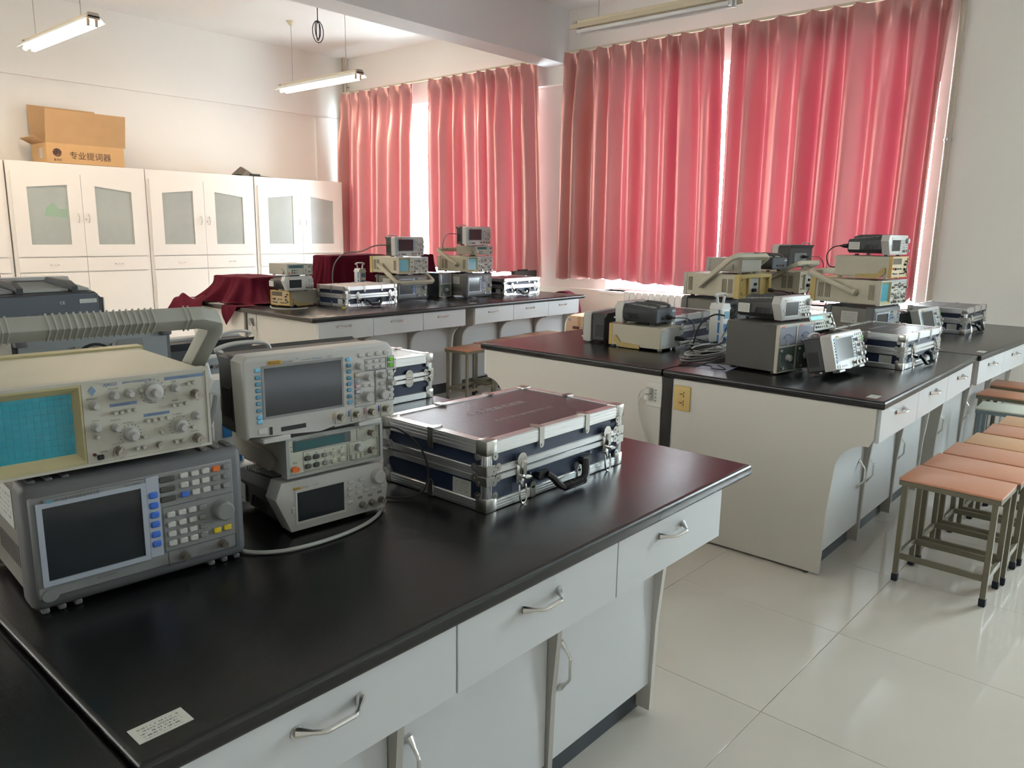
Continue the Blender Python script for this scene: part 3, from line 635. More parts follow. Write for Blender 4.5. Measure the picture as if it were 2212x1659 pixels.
# stools
def stool(m_top, m_leg, W=0.375, D=0.262, H=0.46):
    t = thing('stool', 'x', 'stool')
    bm = nb(); box(bm, -W/2, W/2, -D/2, D/2, H-0.010, H, 0.003, 2); part('seat', bm, m_top, t)
    bm = nb(); s = 0.021; frame_z = H-0.010
    for (x0, x1, y0, y1) in ((-W/2+.001, W/2-.001, -D/2+.001, -D/2+s), (-W/2+.001, W/2-.001, D/2-s, D/2-.001), (-W/2+.001, -W/2+s, -D/2+s, D/2-s), (W/2-s, W/2-.001, -D/2+s, D/2-s)): box(bm, x0, x1, y0, y1, frame_z-0.022, frame_z, 0.002)
    part('seat_frame', bm, m_leg, t)
    for sx in (-1, 1):
        for sy in (-1, 1):
            cx, cy = sx*(W/2-0.022), sy*(D/2-0.020)
            bm = nb(); box(bm, cx-0.0105, cx+0.0105, cy-0.0105, cy+0.0105, 0.022, frame_z-0.02, 0.0015); lg = part('leg', bm, m_leg, t)
            bm = nb(); box(bm, cx-0.0125, cx+0.0125, cy-0.0125, cy+0.0125, 0.0, 0.034, 0.003); part('rubber_foot', bm, M_FOOT, lg)
    z = 0.115
    for sy in (-1, 1):
        cy = sy*(D/2-0.020); bm = nb(); box(bm, -W/2+0.03, W/2-0.03, cy-0.008, cy+0.008, z-0.012, z+0.012, 0.0015); part('stretcher', bm, m_leg, t)
    for sx in (-1, 1):
        cx = sx*(W/2-0.022); bm = nb(); box(bm, cx-0.008, cx+0.008, -D/2+0.03, D/2-0.03, z-0.012, z+0.012, 0.0015); part('stretcher', bm, m_leg, t)
    return Proto(t)
ST = stool(M_STOOL, M_LEG); STY = stool(M_STOOLY, M_LEG); STW = stool(M_STOOLW, M_LEGB)
G1 = 'wooden-topped stools in a row on the right'
ordn = ['nearest stool of the right-hand row, its feet fully in view', 'second stool from the front of the right-hand row', 'third stool from the front of the right-hand row', 'fourth stool of the right-hand row, with a lighter orange top', 'fifth stool of the right-hand row', 'sixth stool of the right-hand row, just before the cream-topped one']
for k, (x, y, a) in enumerate(((3.525, 0.630, -92), (3.805, 0.612, -91), (4.09, 0.595, -91), (4.37, 0.565, -91.5), (4.66, 0.54, -90), (4.94, 0.52, -90))):
    (STY if k in (3, 5) else ST).place((x, y, 0), a, ordn[k], G1)
STW.place((5.30, 0.70, 0), -88, 'cream-topped stool with blue-grey legs among the wooden ones', G1)
ST.place((5.78, 0.78, 0), -93, 'wooden-topped stool just behind the cream-topped one', G1)
ST.place((6.20, 0.80, 0), -92, 'wooden-topped stool farthest back on the right', G1)
G2 = 'stools in front of the far bench'
for k, (x, y, a) in enumerate(((4.685, 4.585, 2), (5.095, 4.645, 2), (5.50, 4.70, 1), (5.885, 4.73, 0))):
    ST.place((x, y, 0), a, ['leftmost stool at the far bench', 'second stool from the left at the far bench', 'third stool from the left at the far bench', 'rightmost stool at the far bench'][k], G2)
# carton by the wall, bundle on the low shelf behind it
t = thing('moving_box', 'taped cardboard box with a hand hole beside the far bench', 'box', (6.62, 4.60, 0), 0)
bm = nb(); box(bm, 0, 0.34, 0, 0.46, 0, 0.56, 0.004); part('box_body', bm, mat('pale_cardboard', (0.62, 0.40, 0.26), 0.8, var=0.06), t)
for zz in (0.50, 0.36): bm = nb(); box(bm, -0.0012, 0.0, 0.25, 0.29, zz-0.05, zz+0.055); part('tape', bm, mat('brown_tape', (0.50, 0.26, 0.12), 0.4), t)
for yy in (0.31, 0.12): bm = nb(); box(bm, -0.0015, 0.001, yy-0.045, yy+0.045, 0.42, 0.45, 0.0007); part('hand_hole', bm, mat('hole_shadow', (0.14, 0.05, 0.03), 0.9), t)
text('YR', 0.045, M_INKB, t, (-0.001, 0.43, 0.50), (90, 0, -90))
# ---------------------------------------------------------------- bench instruments (local: x from the left edge, front plane y = 0, z up)
def ring(bm, x0, x1, z0, z1, w, y0, y1): frame(bm, x0, x1, z0, z1, w, y0, y1)
def feet(t, xs, ys, h, m=None, w=0.02):
    for x in xs:
        for y in ys:
            bm = nb(); box(bm, x-w/2, x+w/2, y-w/2, y+w/2, -h, 0.001, 0.002); part('foot', bm, m or M_SOCK, t)
# --- digital storage oscilloscope
def build_dso():
    t = thing('digital_oscilloscope', 'x', 'oscilloscope'); W, H = 0.352, 0.171
    bm = nb()
    prism(bm, [(0.004, 0.004), (0.165, 0.004), (0.198, -0.002), (W, 0.004), (W, H-0.016), (W-0.014, H), (0.012, H-0.001), (0.0, H-0.012)], 'y', 0.0, 0.05)
    bmesh.ops.bevel(bm, geom=[e for e in bm.edges if all(v.co.y < 0.001 for v in e.verts)], offset=0.006, segments=3, affect='EDGES', profile=0.5)
    part('front_case', bm, M_DSO, t)
    bm = nb(); box(bm, 0.010, W-0.010, 0.05, 0.135, 0.004, H-0.008, 0.006)
    part('rear_case', bm, M_DSOB, t)
    bm = nb(); prism(bm, [(0.06, H-0.012), (0.135, H-0.012), (0.150, H-0.003), (0.13, H-0.035)], 'x', 0.012, W-0.012); part('rear_hood', bm, M_DSOB, t)
    bm = nb()
    for sx in (0.0085, W-0.0105): box(bm, sx, sx+0.002, 0.075, 0.125, 0.03, 0.10)
    for k in range(7): box(bm, 0.0075, 0.0095, 0.078+k*0.006, 0.080+k*0.006, 0.035, 0.095)
    part('side_recess', bm, M_SOCK, t, kind='stuff')
    bm = nb(); box(bm, 0.10, 0.27, 0.134, 0.142, 0.02, 0.11, 0.003); part('rear_panel', bm, M_SPFR, t)
    for x in (0.13, 0.16, 0.19): bm = nb(); cyl(bm, (x, 0.142, 0.085), 0.006, 0.012, 'y', 10); part('rear_connector', bm, M_BNC, t)
    bm = nb(); ring(bm, 0.039, 0.222, 0.042, 0.1495, 0.005, -0.0015, 0.002); part('screen_bezel', bm, M_BTNGR, t)
    bpart('screen', M_SCR, t, 0.044, 0.217, -0.0008, 0.003, 0.047, 0.146)
    put(t, 'soft_key', button_mesh(0.013, 0.0085, 0.003, M_BTNB, 0.002), [(0.031, z) for z in (0.128, 0.115, 0.102, 0.089, 0.076, 0.062)])
    put(t, 'soft_key', button_mesh(0.013, 0.0085, 0.003, M_BTNB, 0.002), [(0.236, z) for z in (0.130, 0.117, 0.103, 0.090, 0.077, 0.063)])
    put(t, 'soft_key', button_mesh(0.013, 0.0085, 0.003, M_BTNC, 0.002), [(0.031, 0.142), (0.031, 0.0485), (0.031, 0.039), (0.235, 0.143), (0.237, 0.050)], label='lighter blue soft key')
    put(t, 'button', button_mesh(0.016, 0.010, 0.003, M_BTNW, 0.0035), [(0.267, 0.149), (0.289, 0.149), (0.311, 0.149), (0.332, 0.149)])
    put(t, 'button', button_mesh(0.0125, 0.0072, 0.003, M_BTNW, 0.0015), [(x, z) for z in (0.132, 0.1195) for x in (0.286, 0.304, 0.321)] + [(0.318, 0.081), (0.3445, 0.098), (0.3445, 0.064), (0.3445, 0.051), (0.275, 0.081), (0.293, 0.0805), (0.257, 0.058), (0.257, 0.046)])
    put(t, 'run_button', button_mesh(0.0115, 0.0095, 0.003, M_BTNG, 0.0015), [(0.3435, 0.133), (0.3435, 0.120)], label='green button')
    for z, m in ((0.106, M_GOLD), (0.093, M_BTNC), (0.082, mat('pink_ring', (0.6, 0.1, 0.25), 0.5)), (0.070, mat('indigo_ring', (0.06, 0.06, 0.4), 0.5))):
        bm = nb(); box(bm, 0.2500, 0.2640, -0.0008, 0.001, z-0.005, z+0.005, 0.002); part('channel_mark', bm, m, t)
    put(t, 'channel_button', button_mesh(0.0115, 0.0075, 0.0028, M_BTNW, 0.0015), [(0.257, z) for z in (0.106, 0.093, 0.082, 0.070)])
    bm = nb()
    for (x0, x1, z0, z1) in ((0.249, 0.301, 0.036, 0.113), (0.303, 0.332, 0.040, 0.113), (0.335, 0.3515, 0.040, 0.110), (0.276, 0.331, 0.1135, 0.1385), (0.335, 0.3515, 0.113, 0.141)): ring(bm, x0, x1, z0, z1, 0.0008, -0.0006, 0.001)
    part('printed_outlines', bm, M_INKG, t, kind='stuff')
    put(t, 'knob', knob_mesh(0.0075, 0.014, M_KNOB), [(0.260, 0.126), (0.282, 0.099), (0.318, 0.100), (0.343, 0.081)])
    put(t, 'knob', knob_mesh(0.0115, 0.016, M_KNOB), [(0.279, 0.057), (0.319, 0.057)])
    for k, x in enumerate((0.212, 0.251, 0.289, 0.327)):
        bm = nb(); box(bm, x-0.013, x+0.012, -0.0015, 0.001, 0.006, 0.034, 0.004); part('connector_surround', bm, M_CREAMF, t)
        bm = nb(); box(bm, x-0.0185, x-0.0155, -0.001, 0.001, 0.018, 0.032, 0.001); part('channel_mark', bm, (M_GOLD, M_BLUE, MATS['pink_ring'], MATS['indigo_ring'])[k], t)
    put(t, 'signal_connector', bnc_mesh(), [(0.212, 0.021), (0.251, 0.021), (0.289, 0.021), (0.327, 0.022)])
    put(t, 'power_button', button_mesh(0.018, 0.0125, 0.002, M_BTNW, 0.003), [(0.036, 0.019)])
    bpart('usb_port', M_SOCK, t, 0.051, 0.057, -0.001, 0.001, 0.009, 0.025); bpart('slot', M_SOCK, t, 0.076, 0.131, -0.001, 0.001, 0.012, 0.021)
    bpart('badge', M_GOLD, t, 0.053, 0.082, -0.0012, 0.001, 0.1495, 0.1585)
    text('RIGOL', 0.0088, M_INK, t, (0.0545, -0.0016, 0.1508), sx=0.98); text('DS1104Z', 0.0065, M_INKG, t, (0.084, -0.0012, 0.1508), sx=0.9); text('Plus', 0.0042, M_INKG, t, (0.113, -0.0012, 0.156))
    text('4 CHANNEL', 0.0042, M_INKG, t, (0.124, -0.0012, 0.152)); text('UltraVision', 0.0055, M_INKB, t, (0.148, -0.0012, 0.152)); text('100 MHz\n1 GSa/s', 0.0036, M_INKG, t, (0.184, -0.0012, 0.1545))
    # folding handle on the top, tilting feet under it
    bm = nb(); tube(bm, smooth_path([(0.006, 0.10, H-0.004), (-0.006, 0.10, H+0.003), (0.02, 0.10, H+0.011), (0.06, 0.10, H+0.013), (0.098, 0.10, H+0.008), (0.108, 0.10, H-0.004)], 5), 0.0058, 8, flat=0.8)
    part('carry_handle', bm, M_DSO, t)
    for x in (0.065, 0.285):
        bm = nb(); box(bm, x-0.03, x+0.03, -0.004, 0.03, -0.008, 0.004, 0.002); part('folding_foot', bm, M_DSO, t)
    for x in (0.07, 0.28): bm = nb(); box(bm, x-0.015, x+0.015, 0.10, 0.125, -0.008, 0.005, 0.002); part('foot', bm, M_DSOB, t)
    return Proto(t)
# --- frequency counter
def build_fc(bright=False, name='frequency_counter'):
    t = thing(name, 'x', 'frequency counter'); W, H, D = 0.237, 0.088, 0.26
    bm = nb(); box(bm, 0.002, W-0.002, 0.012, D, 0.001, H-0.001, 0.003); part('housing', bm, M_FC, t)
    bm = nb(); ring(bm, 0, W, 0, H, 0.007, -0.006, 0.018)
    bmesh.ops.remove_doubles(bm, verts=bm.verts, dist=1e-5); part('front_frame', bm, M_FCE, t)
    bpart('front_panel', M_FCF, t, 0.006, W-0.006, -0.001, 0.012, 0.006, H-0.006)
    bpart('display_window', M_SPF if not bright else M_FCF, t, 0.018, 0.157, -0.002, 0.0, 0.0535, 0.0775, 0.002); bpart('display', M_TEAL if not bright else M_TEALL, t, 0.021, 0.141, -0.0026, -0.001, 0.056, 0.0755)
    put(t, 'button', button_mesh(0.0155, 0.011, 0.004, M_BTND, 0.0025), [(x, z) for x in (0.051, 0.071) for z in (0.036, 0.018)], -0.001, 'dark button')
    put(t, 'button', button_mesh(0.0135, 0.0105, 0.004, M_BTNGR, 0.002), [(0.091, 0.036), (0.092, 0.018)], -0.001)
    put(t, 'button', button_mesh(0.0135, 0.0105, 0.004, M_FCF, 0.002), [(0.112, 0.036), (0.133, 0.036), (0.113, 0.018), (0.133, 0.018)], -0.001)
    put(t, 'button', button_mesh(0.010, 0.0105, 0.006, M_FCF, 0.001), [(0.160, 0.018), (0.1715, 0.018), (0.183, 0.018)], -0.001)
    bm = nb(); cyl(bm, (0, 0, 0), 0.0062, -0.006, 'y', 14); [setattr(v.co, 'x', v.co.x*1.45) for v in bm.verts]; put(t, 'power_button', mesh(bm, 'power_button', M_ORG), [(0.021, 0.017)], -0.001, 'orange power button')
    put(t, 'knob', knob_mesh(0.0085, 0.013, M_KNOB), [(0.175, 0.037)], -0.001); put(t, 'signal_connector', bnc_mesh(), [(0.208, 0.065), (0.208, 0.024)], -0.001)
    bm = nb(); ring(bm, 0.172, 0.223, 0.054, 0.081, 0.0006, -0.0016, -0.0006); ring(bm, 0.041, 0.148, 0.009, 0.0515, 0.0006, -0.0016, -0.0006); ring(bm, 0.152, 0.225, 0.009, 0.0515, 0.0006, -0.0016, -0.0006)
    part('printed_outlines', bm, M_INKG, t, kind='stuff')
    bm = nb()
    for (x, z) in [(x, z) for x in (0.051, 0.071, 0.0915, 0.1125, 0.133) for z in (0.0445, 0.0265)] + [(0.014, 0.066), (0.014, 0.057), (0.16, 0.042), (0.192, 0.022), (0.192, 0.016)]: box(bm, x-0.001, x+0.001, -0.0016, -0.0006, z-0.001, z+0.001)
    part('indicator_dots', bm, M_INKG, t, kind='stuff')
    bpart('badge', M_INKB, t, 0.0175, 0.0255, -0.0016, -0.0005, 0.0785, 0.084)
    text('SP3165B 智能频率计数器', 0.0062, M_INKG, t, (0.028, -0.0018, 0.0787)); text('电源', 0.005, M_INKG, t, (0.016, -0.0018, 0.029)); text('输入A', 0.0045, M_INKG, t, (0.178, -0.0018, 0.076)); text('输入B', 0.0045, M_INKG, t, (0.185, -0.0018, 0.0475))
    feet(t, (0.03, W-0.03), (0.03, D-0.03), 0.010, M_FC)
    # tilt handle folded along the sides
    for x in (-0.007, W+0.0):
        bm = nb(); prism(bm, [(0.035, 0.028), (0.06, 0.005), (0.20, 0.012), (0.20, 0.05), (0.06, 0.045)], 'x', x, x+0.007); part('tilt_handle', bm, M_FC, t)
    if bright:
        bm = nb(); tube(bm, [(0.0, 0.0, 0.01), (-0.004, 0.05, -0.10), (0.004, 0.062, -0.142), (W-0.004, 0.062, -0.142), (W+0.004, 0.05, -0.10), (W, 0.0, 0.01)], 0.0035, 6); part('tilt_stand', bm, M_TOWER, t)
    return Proto(t)
# --- small function generator with a six-sided front
def build_dg():
    t = thing('function_generator', 'x', 'signal generator'); W, H, D = 0.278, 0.112, 0.245
    hexp = [(0.0, 0.078), (0.014, 0.113), (0.262, 0.113), (W, 0.055), (0.270, 0.0), (0.034, 0.0)]
    bm = nb(); prism(bm, hexp, 'y', 0.0, 0.045); bmesh.ops.bevel(bm, geom=[e for e in bm.edges if all(v.co.y < 0.001 for v in e.verts)], offset=0.003, segments=2, affect='EDGES', profile=0.5); part('front_case', bm, M_DSO, t)
    bm = nb(); bo = [(0.012, 0.03), (0.012, 0.085), (0.028, 0.105), (0.25, 0.105), (W-0.012, 0.085), (W-0.012, 0.03), (0.25, 0.006), (0.036, 0.006)]
    A = [bm.verts.new((p[0], 0.045, p[1])) for p in bo]; Bq = [bm.verts.new((0.139+(p[0]-0.139)*0.93, D, 0.006+(p[1]-0.006)*0.80)) for p in bo]; bm.faces.new(A); bm.faces.new(Bq[::-1])
    for i in range(8): bm.faces.new((A[i], Bq[i], Bq[(i+1) % 8], A[(i+1) % 8]))
    part('rear_case', bm, M_DSOB, t)
    bm = nb()
    for s, x in ((0, 0.0115), (1, W-0.0135)):
        for k in range(9): prism(bm, [(0.07+k*0.009, 0.028), (0.073+k*0.009, 0.028), (0.064+k*0.009, 0.055), (0.061+k*0.009, 0.055)], 'x', x, x+0.004)
    part('vent_slots', bm, M_SOCK, t, kind='stuff')
    bm = nb(); box(bm, 0.03, 0.25, D-0.002, D+0.004, 0.012, 0.082, 0.002); part('rear_panel', bm, mat('rear_plate_blue_grey', (0.10, 0.115, 0.14), 0.5), t)
    text('CE', 0.010, M_INKW, t, (0.12, D+0.0045, 0.060), (90, 0, 180)); bm = nb(); box(bm, 0.035, 0.075, D+0.0041, D+0.005, 0.060, 0.070); part('rear_sticker', bm, M_STICKX, t)
    for x in (0.19, 0.165, 0.14, 0.10): bm = nb(); cyl(bm, (x, D+0.003, 0.032), 0.006, 0.014, 'y', 10); part('rear_connector', bm, M_BNC, t)
    for sx in (0.07, 0.19):
        bm = nb(); prism(bm, [(0.07, 0.103), (0.235, 0.085), (0.235, 0.100), (0.20, 0.112), (0.09, 0.116)], 'x', sx, sx+0.014); part('top_rib', bm, M_DSOB, t)
    bm = nb()
    for k in range(12):
        y_ = 0.085+k*0.012; z_ = 0.105 - (y_-0.045)*0.0725
        for (a_, b_) in ((0.040, 0.066), (0.088, 0.186), (0.208, 0.240)): box(bm, a_, b_, y_, y_+0.006, z_-0.004, z_+0.002)
    part('top_louvres', bm, M_FCE, t, kind='stuff')
    bm = nb(); box(bm, 0.011, 0.0135, 0.17, 0.235, 0.026, 0.070); part('sticker', bm, M_STICK, t)
    bm = nb(); ring(bm, 0.044, 0.166, 0.016, 0.090, 0.0045, -0.0015, 0.002); part('screen_bezel', bm, M_BTNW, t)
    bpart('screen', M_SCR, t, 0.049, 0.161, -0.0008, 0.003, 0.021, 0.085)
    put(t, 'button', button_mesh(0.0145, 0.008, 0.003, M_BTNW, 0.0015), [(0.179, 0.081), (0.208, 0.081), (0.178, 0.066), (0.178, 0.052), (0.177, 0.034)])
    put(t, 'button', button_mesh(0.0125, 0.007, 0.003, M_BTNW, 0.0015), [(0.198, 0.067), (0.218, 0.067), (0.198, 0.053), (0.219, 0.053), (0.239, 0.055), (0.262, 0.055)])
    put(t, 'button', button_mesh(0.0115, 0.006, 0.002, M_BTNGR, 0.001), [(0.203, 0.040), (0.230, 0.040), (0.255, 0.041)])
    put(t, 'knob', knob_mesh(0.0165, 0.014, M_KNOB), [(0.250, 0.080)]); put(t, 'signal_connector', bnc_mesh(), [(0.208, 0.021), (0.233, 0.021), (0.258, 0.022)])
    put(t, 'power_button', button_mesh(0.008, 0.013, 0.003, M_BTNW, 0.001), [(0.039, 0.049)])
    bpart('badge', M_GOLD, t, 0.040, 0.059, -0.0012, 0.001, 0.0925, 0.0975); text('RIGOL', 0.0052, M_INK, t, (0.041, -0.0016, 0.0932)); text('DG1022', 0.0048, M_INKG, t, (0.061, -0.0012, 0.0932), sx=0.85); text('25 MHz', 0.0045, M_INKG, t, (0.086, -0.0012, 0.0935))
    feet(t, (0.06, 0.22), (0.03, D-0.04), 0.008, M_SOCK)
    return Proto(t)
# --- grey synthesized generator with rubber bumper
def build_spf():
    t = thing('synthesized_generator', 'x', 'signal generator'); W, H, D = 0.374, 0.222, 0.30
    bm = nb(); box(bm, 0, W, 0.0, 0.05, 0, H, 0.016, 3, only=lambda p, q: abs(p.x-q.x) < 1e-6 and abs(p.z-q.z) < 1e-6 or p.y < 1e-4 and q.y < 1e-4)
    part('front_bumper', bm, M_SPF, t)
    bm = nb(); box(bm, 0.008, W-0.008, 0.05, D-0.03, 0.010, H-0.010, 0.004); part('housing', bm, mat('generator_housing', (0.19, 0.18, 0.155), 0.5), t)
    bm = nb(); box(bm, 0.0, W, D-0.035, D-0.010, 0.0, H, 0.012, 2, only=lambda p, q: abs(p.x-q.x) < 1e-6 and abs(p.z-q.z) < 1e-6); part('rear_bumper', bm, M_SPF, t)
    bm = nb()
    for x in (0.02, 0.045, 0.07, W-0.07, W-0.045, W-0.02):
        box(bm, x-0.006, x+0.006, 0.01, 0.05, H-0.002, H+0.004, 0.002); box(bm, x-0.006, x+0.006, 0.004, 0.05, -0.006, 0.003, 0.002)
    part('bumper_ribs', bm, M_SPF, t, kind='stuff')
    for x in (0.05, W-0.05): bm = nb(); box(bm, x-0.03, x+0.03, D-0.07, D-0.03, -0.006, 0.002, 0.002); part('foot', bm, M_SPF, t)
    bm = nb(); box(bm, 0.009, 0.352, -0.0015, 0.004, 0.022, 0.200, 0.003); part('front_panel', bm, M_SPFP, t)
    bm = nb(); ring(bm, 0.0185, 0.190, 0.045, 0.189, 0.0085, -0.007, -0.001); bmesh.ops.remove_doubles(bm, verts=bm.verts, dist=1e-5); part('screen_bezel', bm, M_SPFB, t)
    bpart('screen', M_SCR, t, 0.026, 0.183, -0.0035, -0.001, 0.053, 0.181); bpart('title_strip', M_SPFP, t, 0.030, 0.188, -0.0065, -0.001, 0.186, 0.1955, 0.001)
    bpart('badge', M_BTNB, t, 0.034, 0.043, -0.0072, -0.006, 0.188, 0.1935); text('SPF120型 DDS函数信号发生器', 0.0065, M_INKG, t, (0.046, -0.0072, 0.1883), sx=0.8); text('DDS 120MHz', 0.0048, M_INKG, t, (0.155, -0.0072, 0.189))
    bpart('soft_key_strip', M_SPFB, t, 0.191, 0.214, -0.003, -0.001, 0.045, 0.196, 0.001)
    put(t, 'soft_key', button_mesh(0.0155, 0.0115, 0.004, M_BTNBL, 0.002), [(0.2025, z) for z in (0.162, 0.143, 0.125, 0.107, 0.088, 0.070)], -0.003, 'blue key')
    put(t, 'mode_key', button_mesh(0.028, 0.0115, 0.003, M_BTND, 0.002), [(0.2285, z) for z in (0.186, 0.1675, 0.149)], -0.0015, 'dark key')
    kb = button_mesh(0.0145, 0.0105, 0.004, M_BTNW, 0.0015); kg = button_mesh(0.0145, 0.0105, 0.004, M_BTNGR, 0.0015)
    put(t, 'key', kb, [(0.259, 0.187), (0.279, 0.187), (0.299, 0.187), (0.259, 0.169), (0.279, 0.169), (0.298, 0.169), (0.279, 0.151), (0.299, 0.151)] + [(x, z) for x in (0.231, 0.251, 0.270) for z in (0.118, 0.099, 0.081, 0.063)], -0.0015)
    put(t, 'key', kg, [(0.339, 0.187), (0.318, 0.169), (0.338, 0.169), (0.318, 0.151), (0.337, 0.151)] + [(0.289, z) for z in (0.118, 0.099, 0.081, 0.064)], -0.0015)
    put(t, 'key', button_mesh(0.0145, 0.0105, 0.004, M_ORG, 0.0015), [(0.319, 0.187)], -0.0015, 'orange key'); put(t, 'key', button_mesh(0.0145, 0.0105, 0.004, M_BTNBL, 0.0015), [(0.259, 0.151)], -0.0015, 'blue key')
    put(t, 'key', button_mesh(0.0145, 0.0105, 0.004, M_YEL, 0.0015), [(0.315, 0.065), (0.335, 0.066)], -0.0015, 'yellow key')
    put(t, 'knob', knob_mesh(0.019, 0.020, M_SPFP), [(0.3265, 0.104)], -0.0015); put(t, 'signal_connector', bnc_mesh(), [(0.250, 0.033), (0.324, 0.036)], -0.0015)
    bm = nb(); box(bm, 0.218, 0.35, -0.0022, -0.001, 0.1335, 0.1345); box(bm, 0.218, 0.35, -0.0022, -0.001, 0.048, 0.0487); box(bm, 0.2175, 0.2182, -0.0022, -0.001, 0.048, 0.134); ring(bm, 0.222, 0.352, 0.020, 0.0485, 0.0006, -0.0022, -0.001); part('printed_outlines', bm, M_INKG, t, kind='stuff')
    text('DATA', 0.0045, M_INKG, t, (0.278, -0.0026, 0.1355)); text('OUTPUT', 0.0045, M_INKG, t, (0.240, -0.0026, 0.043)); text('INPUT', 0.0045, M_INKG, t, (0.316, -0.0026, 0.0455)); text('EXT 10V INPUT', 0.0045, M_INKG, t, (0.10, -0.0026, 0.034))
    bm = nb(); cyl(bm, (0.028, 0.002, 0.027), 0.011, -0.005, 'y', 14); [setattr(v.co, 'x', 0.028+(v.co.x-0.028)*1.2) for v in bm.verts]; part('power_button', bm, M_SPFP, t)
    # rear: sheet, fan with guard, corner posts
    bpart('rear_panel', M_SPFR, t, 0.012, W-0.012, D-0.012, D-0.002, 0.012, H-0.012)
    fx, fz = 0.195, 0.135; bm = nb(); cyl(bm, (fx, D-0.003, fz), 0.052, 0.002, 'y', 28); part('fan_opening', bm, M_SOCK, t)
    bm = nb()
    for r in (0.016, 0.030, 0.044): tube(bm, [(fx+r*math.cos(a), D+0.003, fz+r*math.sin(a)) for a in [2*math.pi*i/24 for i in range(24)]], 0.0013, 5, closed=True)
    for a in (45, 135, 225, 315):
        c, s = math.cos(R(a)), math.sin(R(a)); tube(bm, [(fx+0.012*c, D+0.003, fz+0.012*s), (fx+0.062*c, D+0.003, fz+0.062*s)], 0.0015, 5); cyl(bm, (fx+0.062*c, D-0.003, fz+0.062*s), 0.004, 0.008, 'y', 10)
    part('fan_guard', bm, M_STEEL, t)
    for x in (0.016, W-0.016):
        for z in (0.018, H-0.018): bm = nb(); box(bm, x-0.014, x+0.014, D-0.012, D+0.012, z-0.012, z+0.012, 0.004, 2); part('rear_post', bm, M_SPF, t)
    bpart('rear_sticker', M_SPFP, t, 0.075, 0.14, D-0.002, D-0.001, 0.165, 0.19)
    bpart('side_sticker', M_STICK, t, 0.0065, 0.0085, 0.10, 0.20, 0.12, 0.19)
    bm = nb()
    for x in (0.0075, W-0.0085):
        for k in range(14): box(bm, x, x+0.001, 0.07+k*0.012, 0.074+k*0.012, 0.05, 0.09)
    part('vent_slots', bm, M_SOCK, t, kind='stuff')
    return Proto(t)
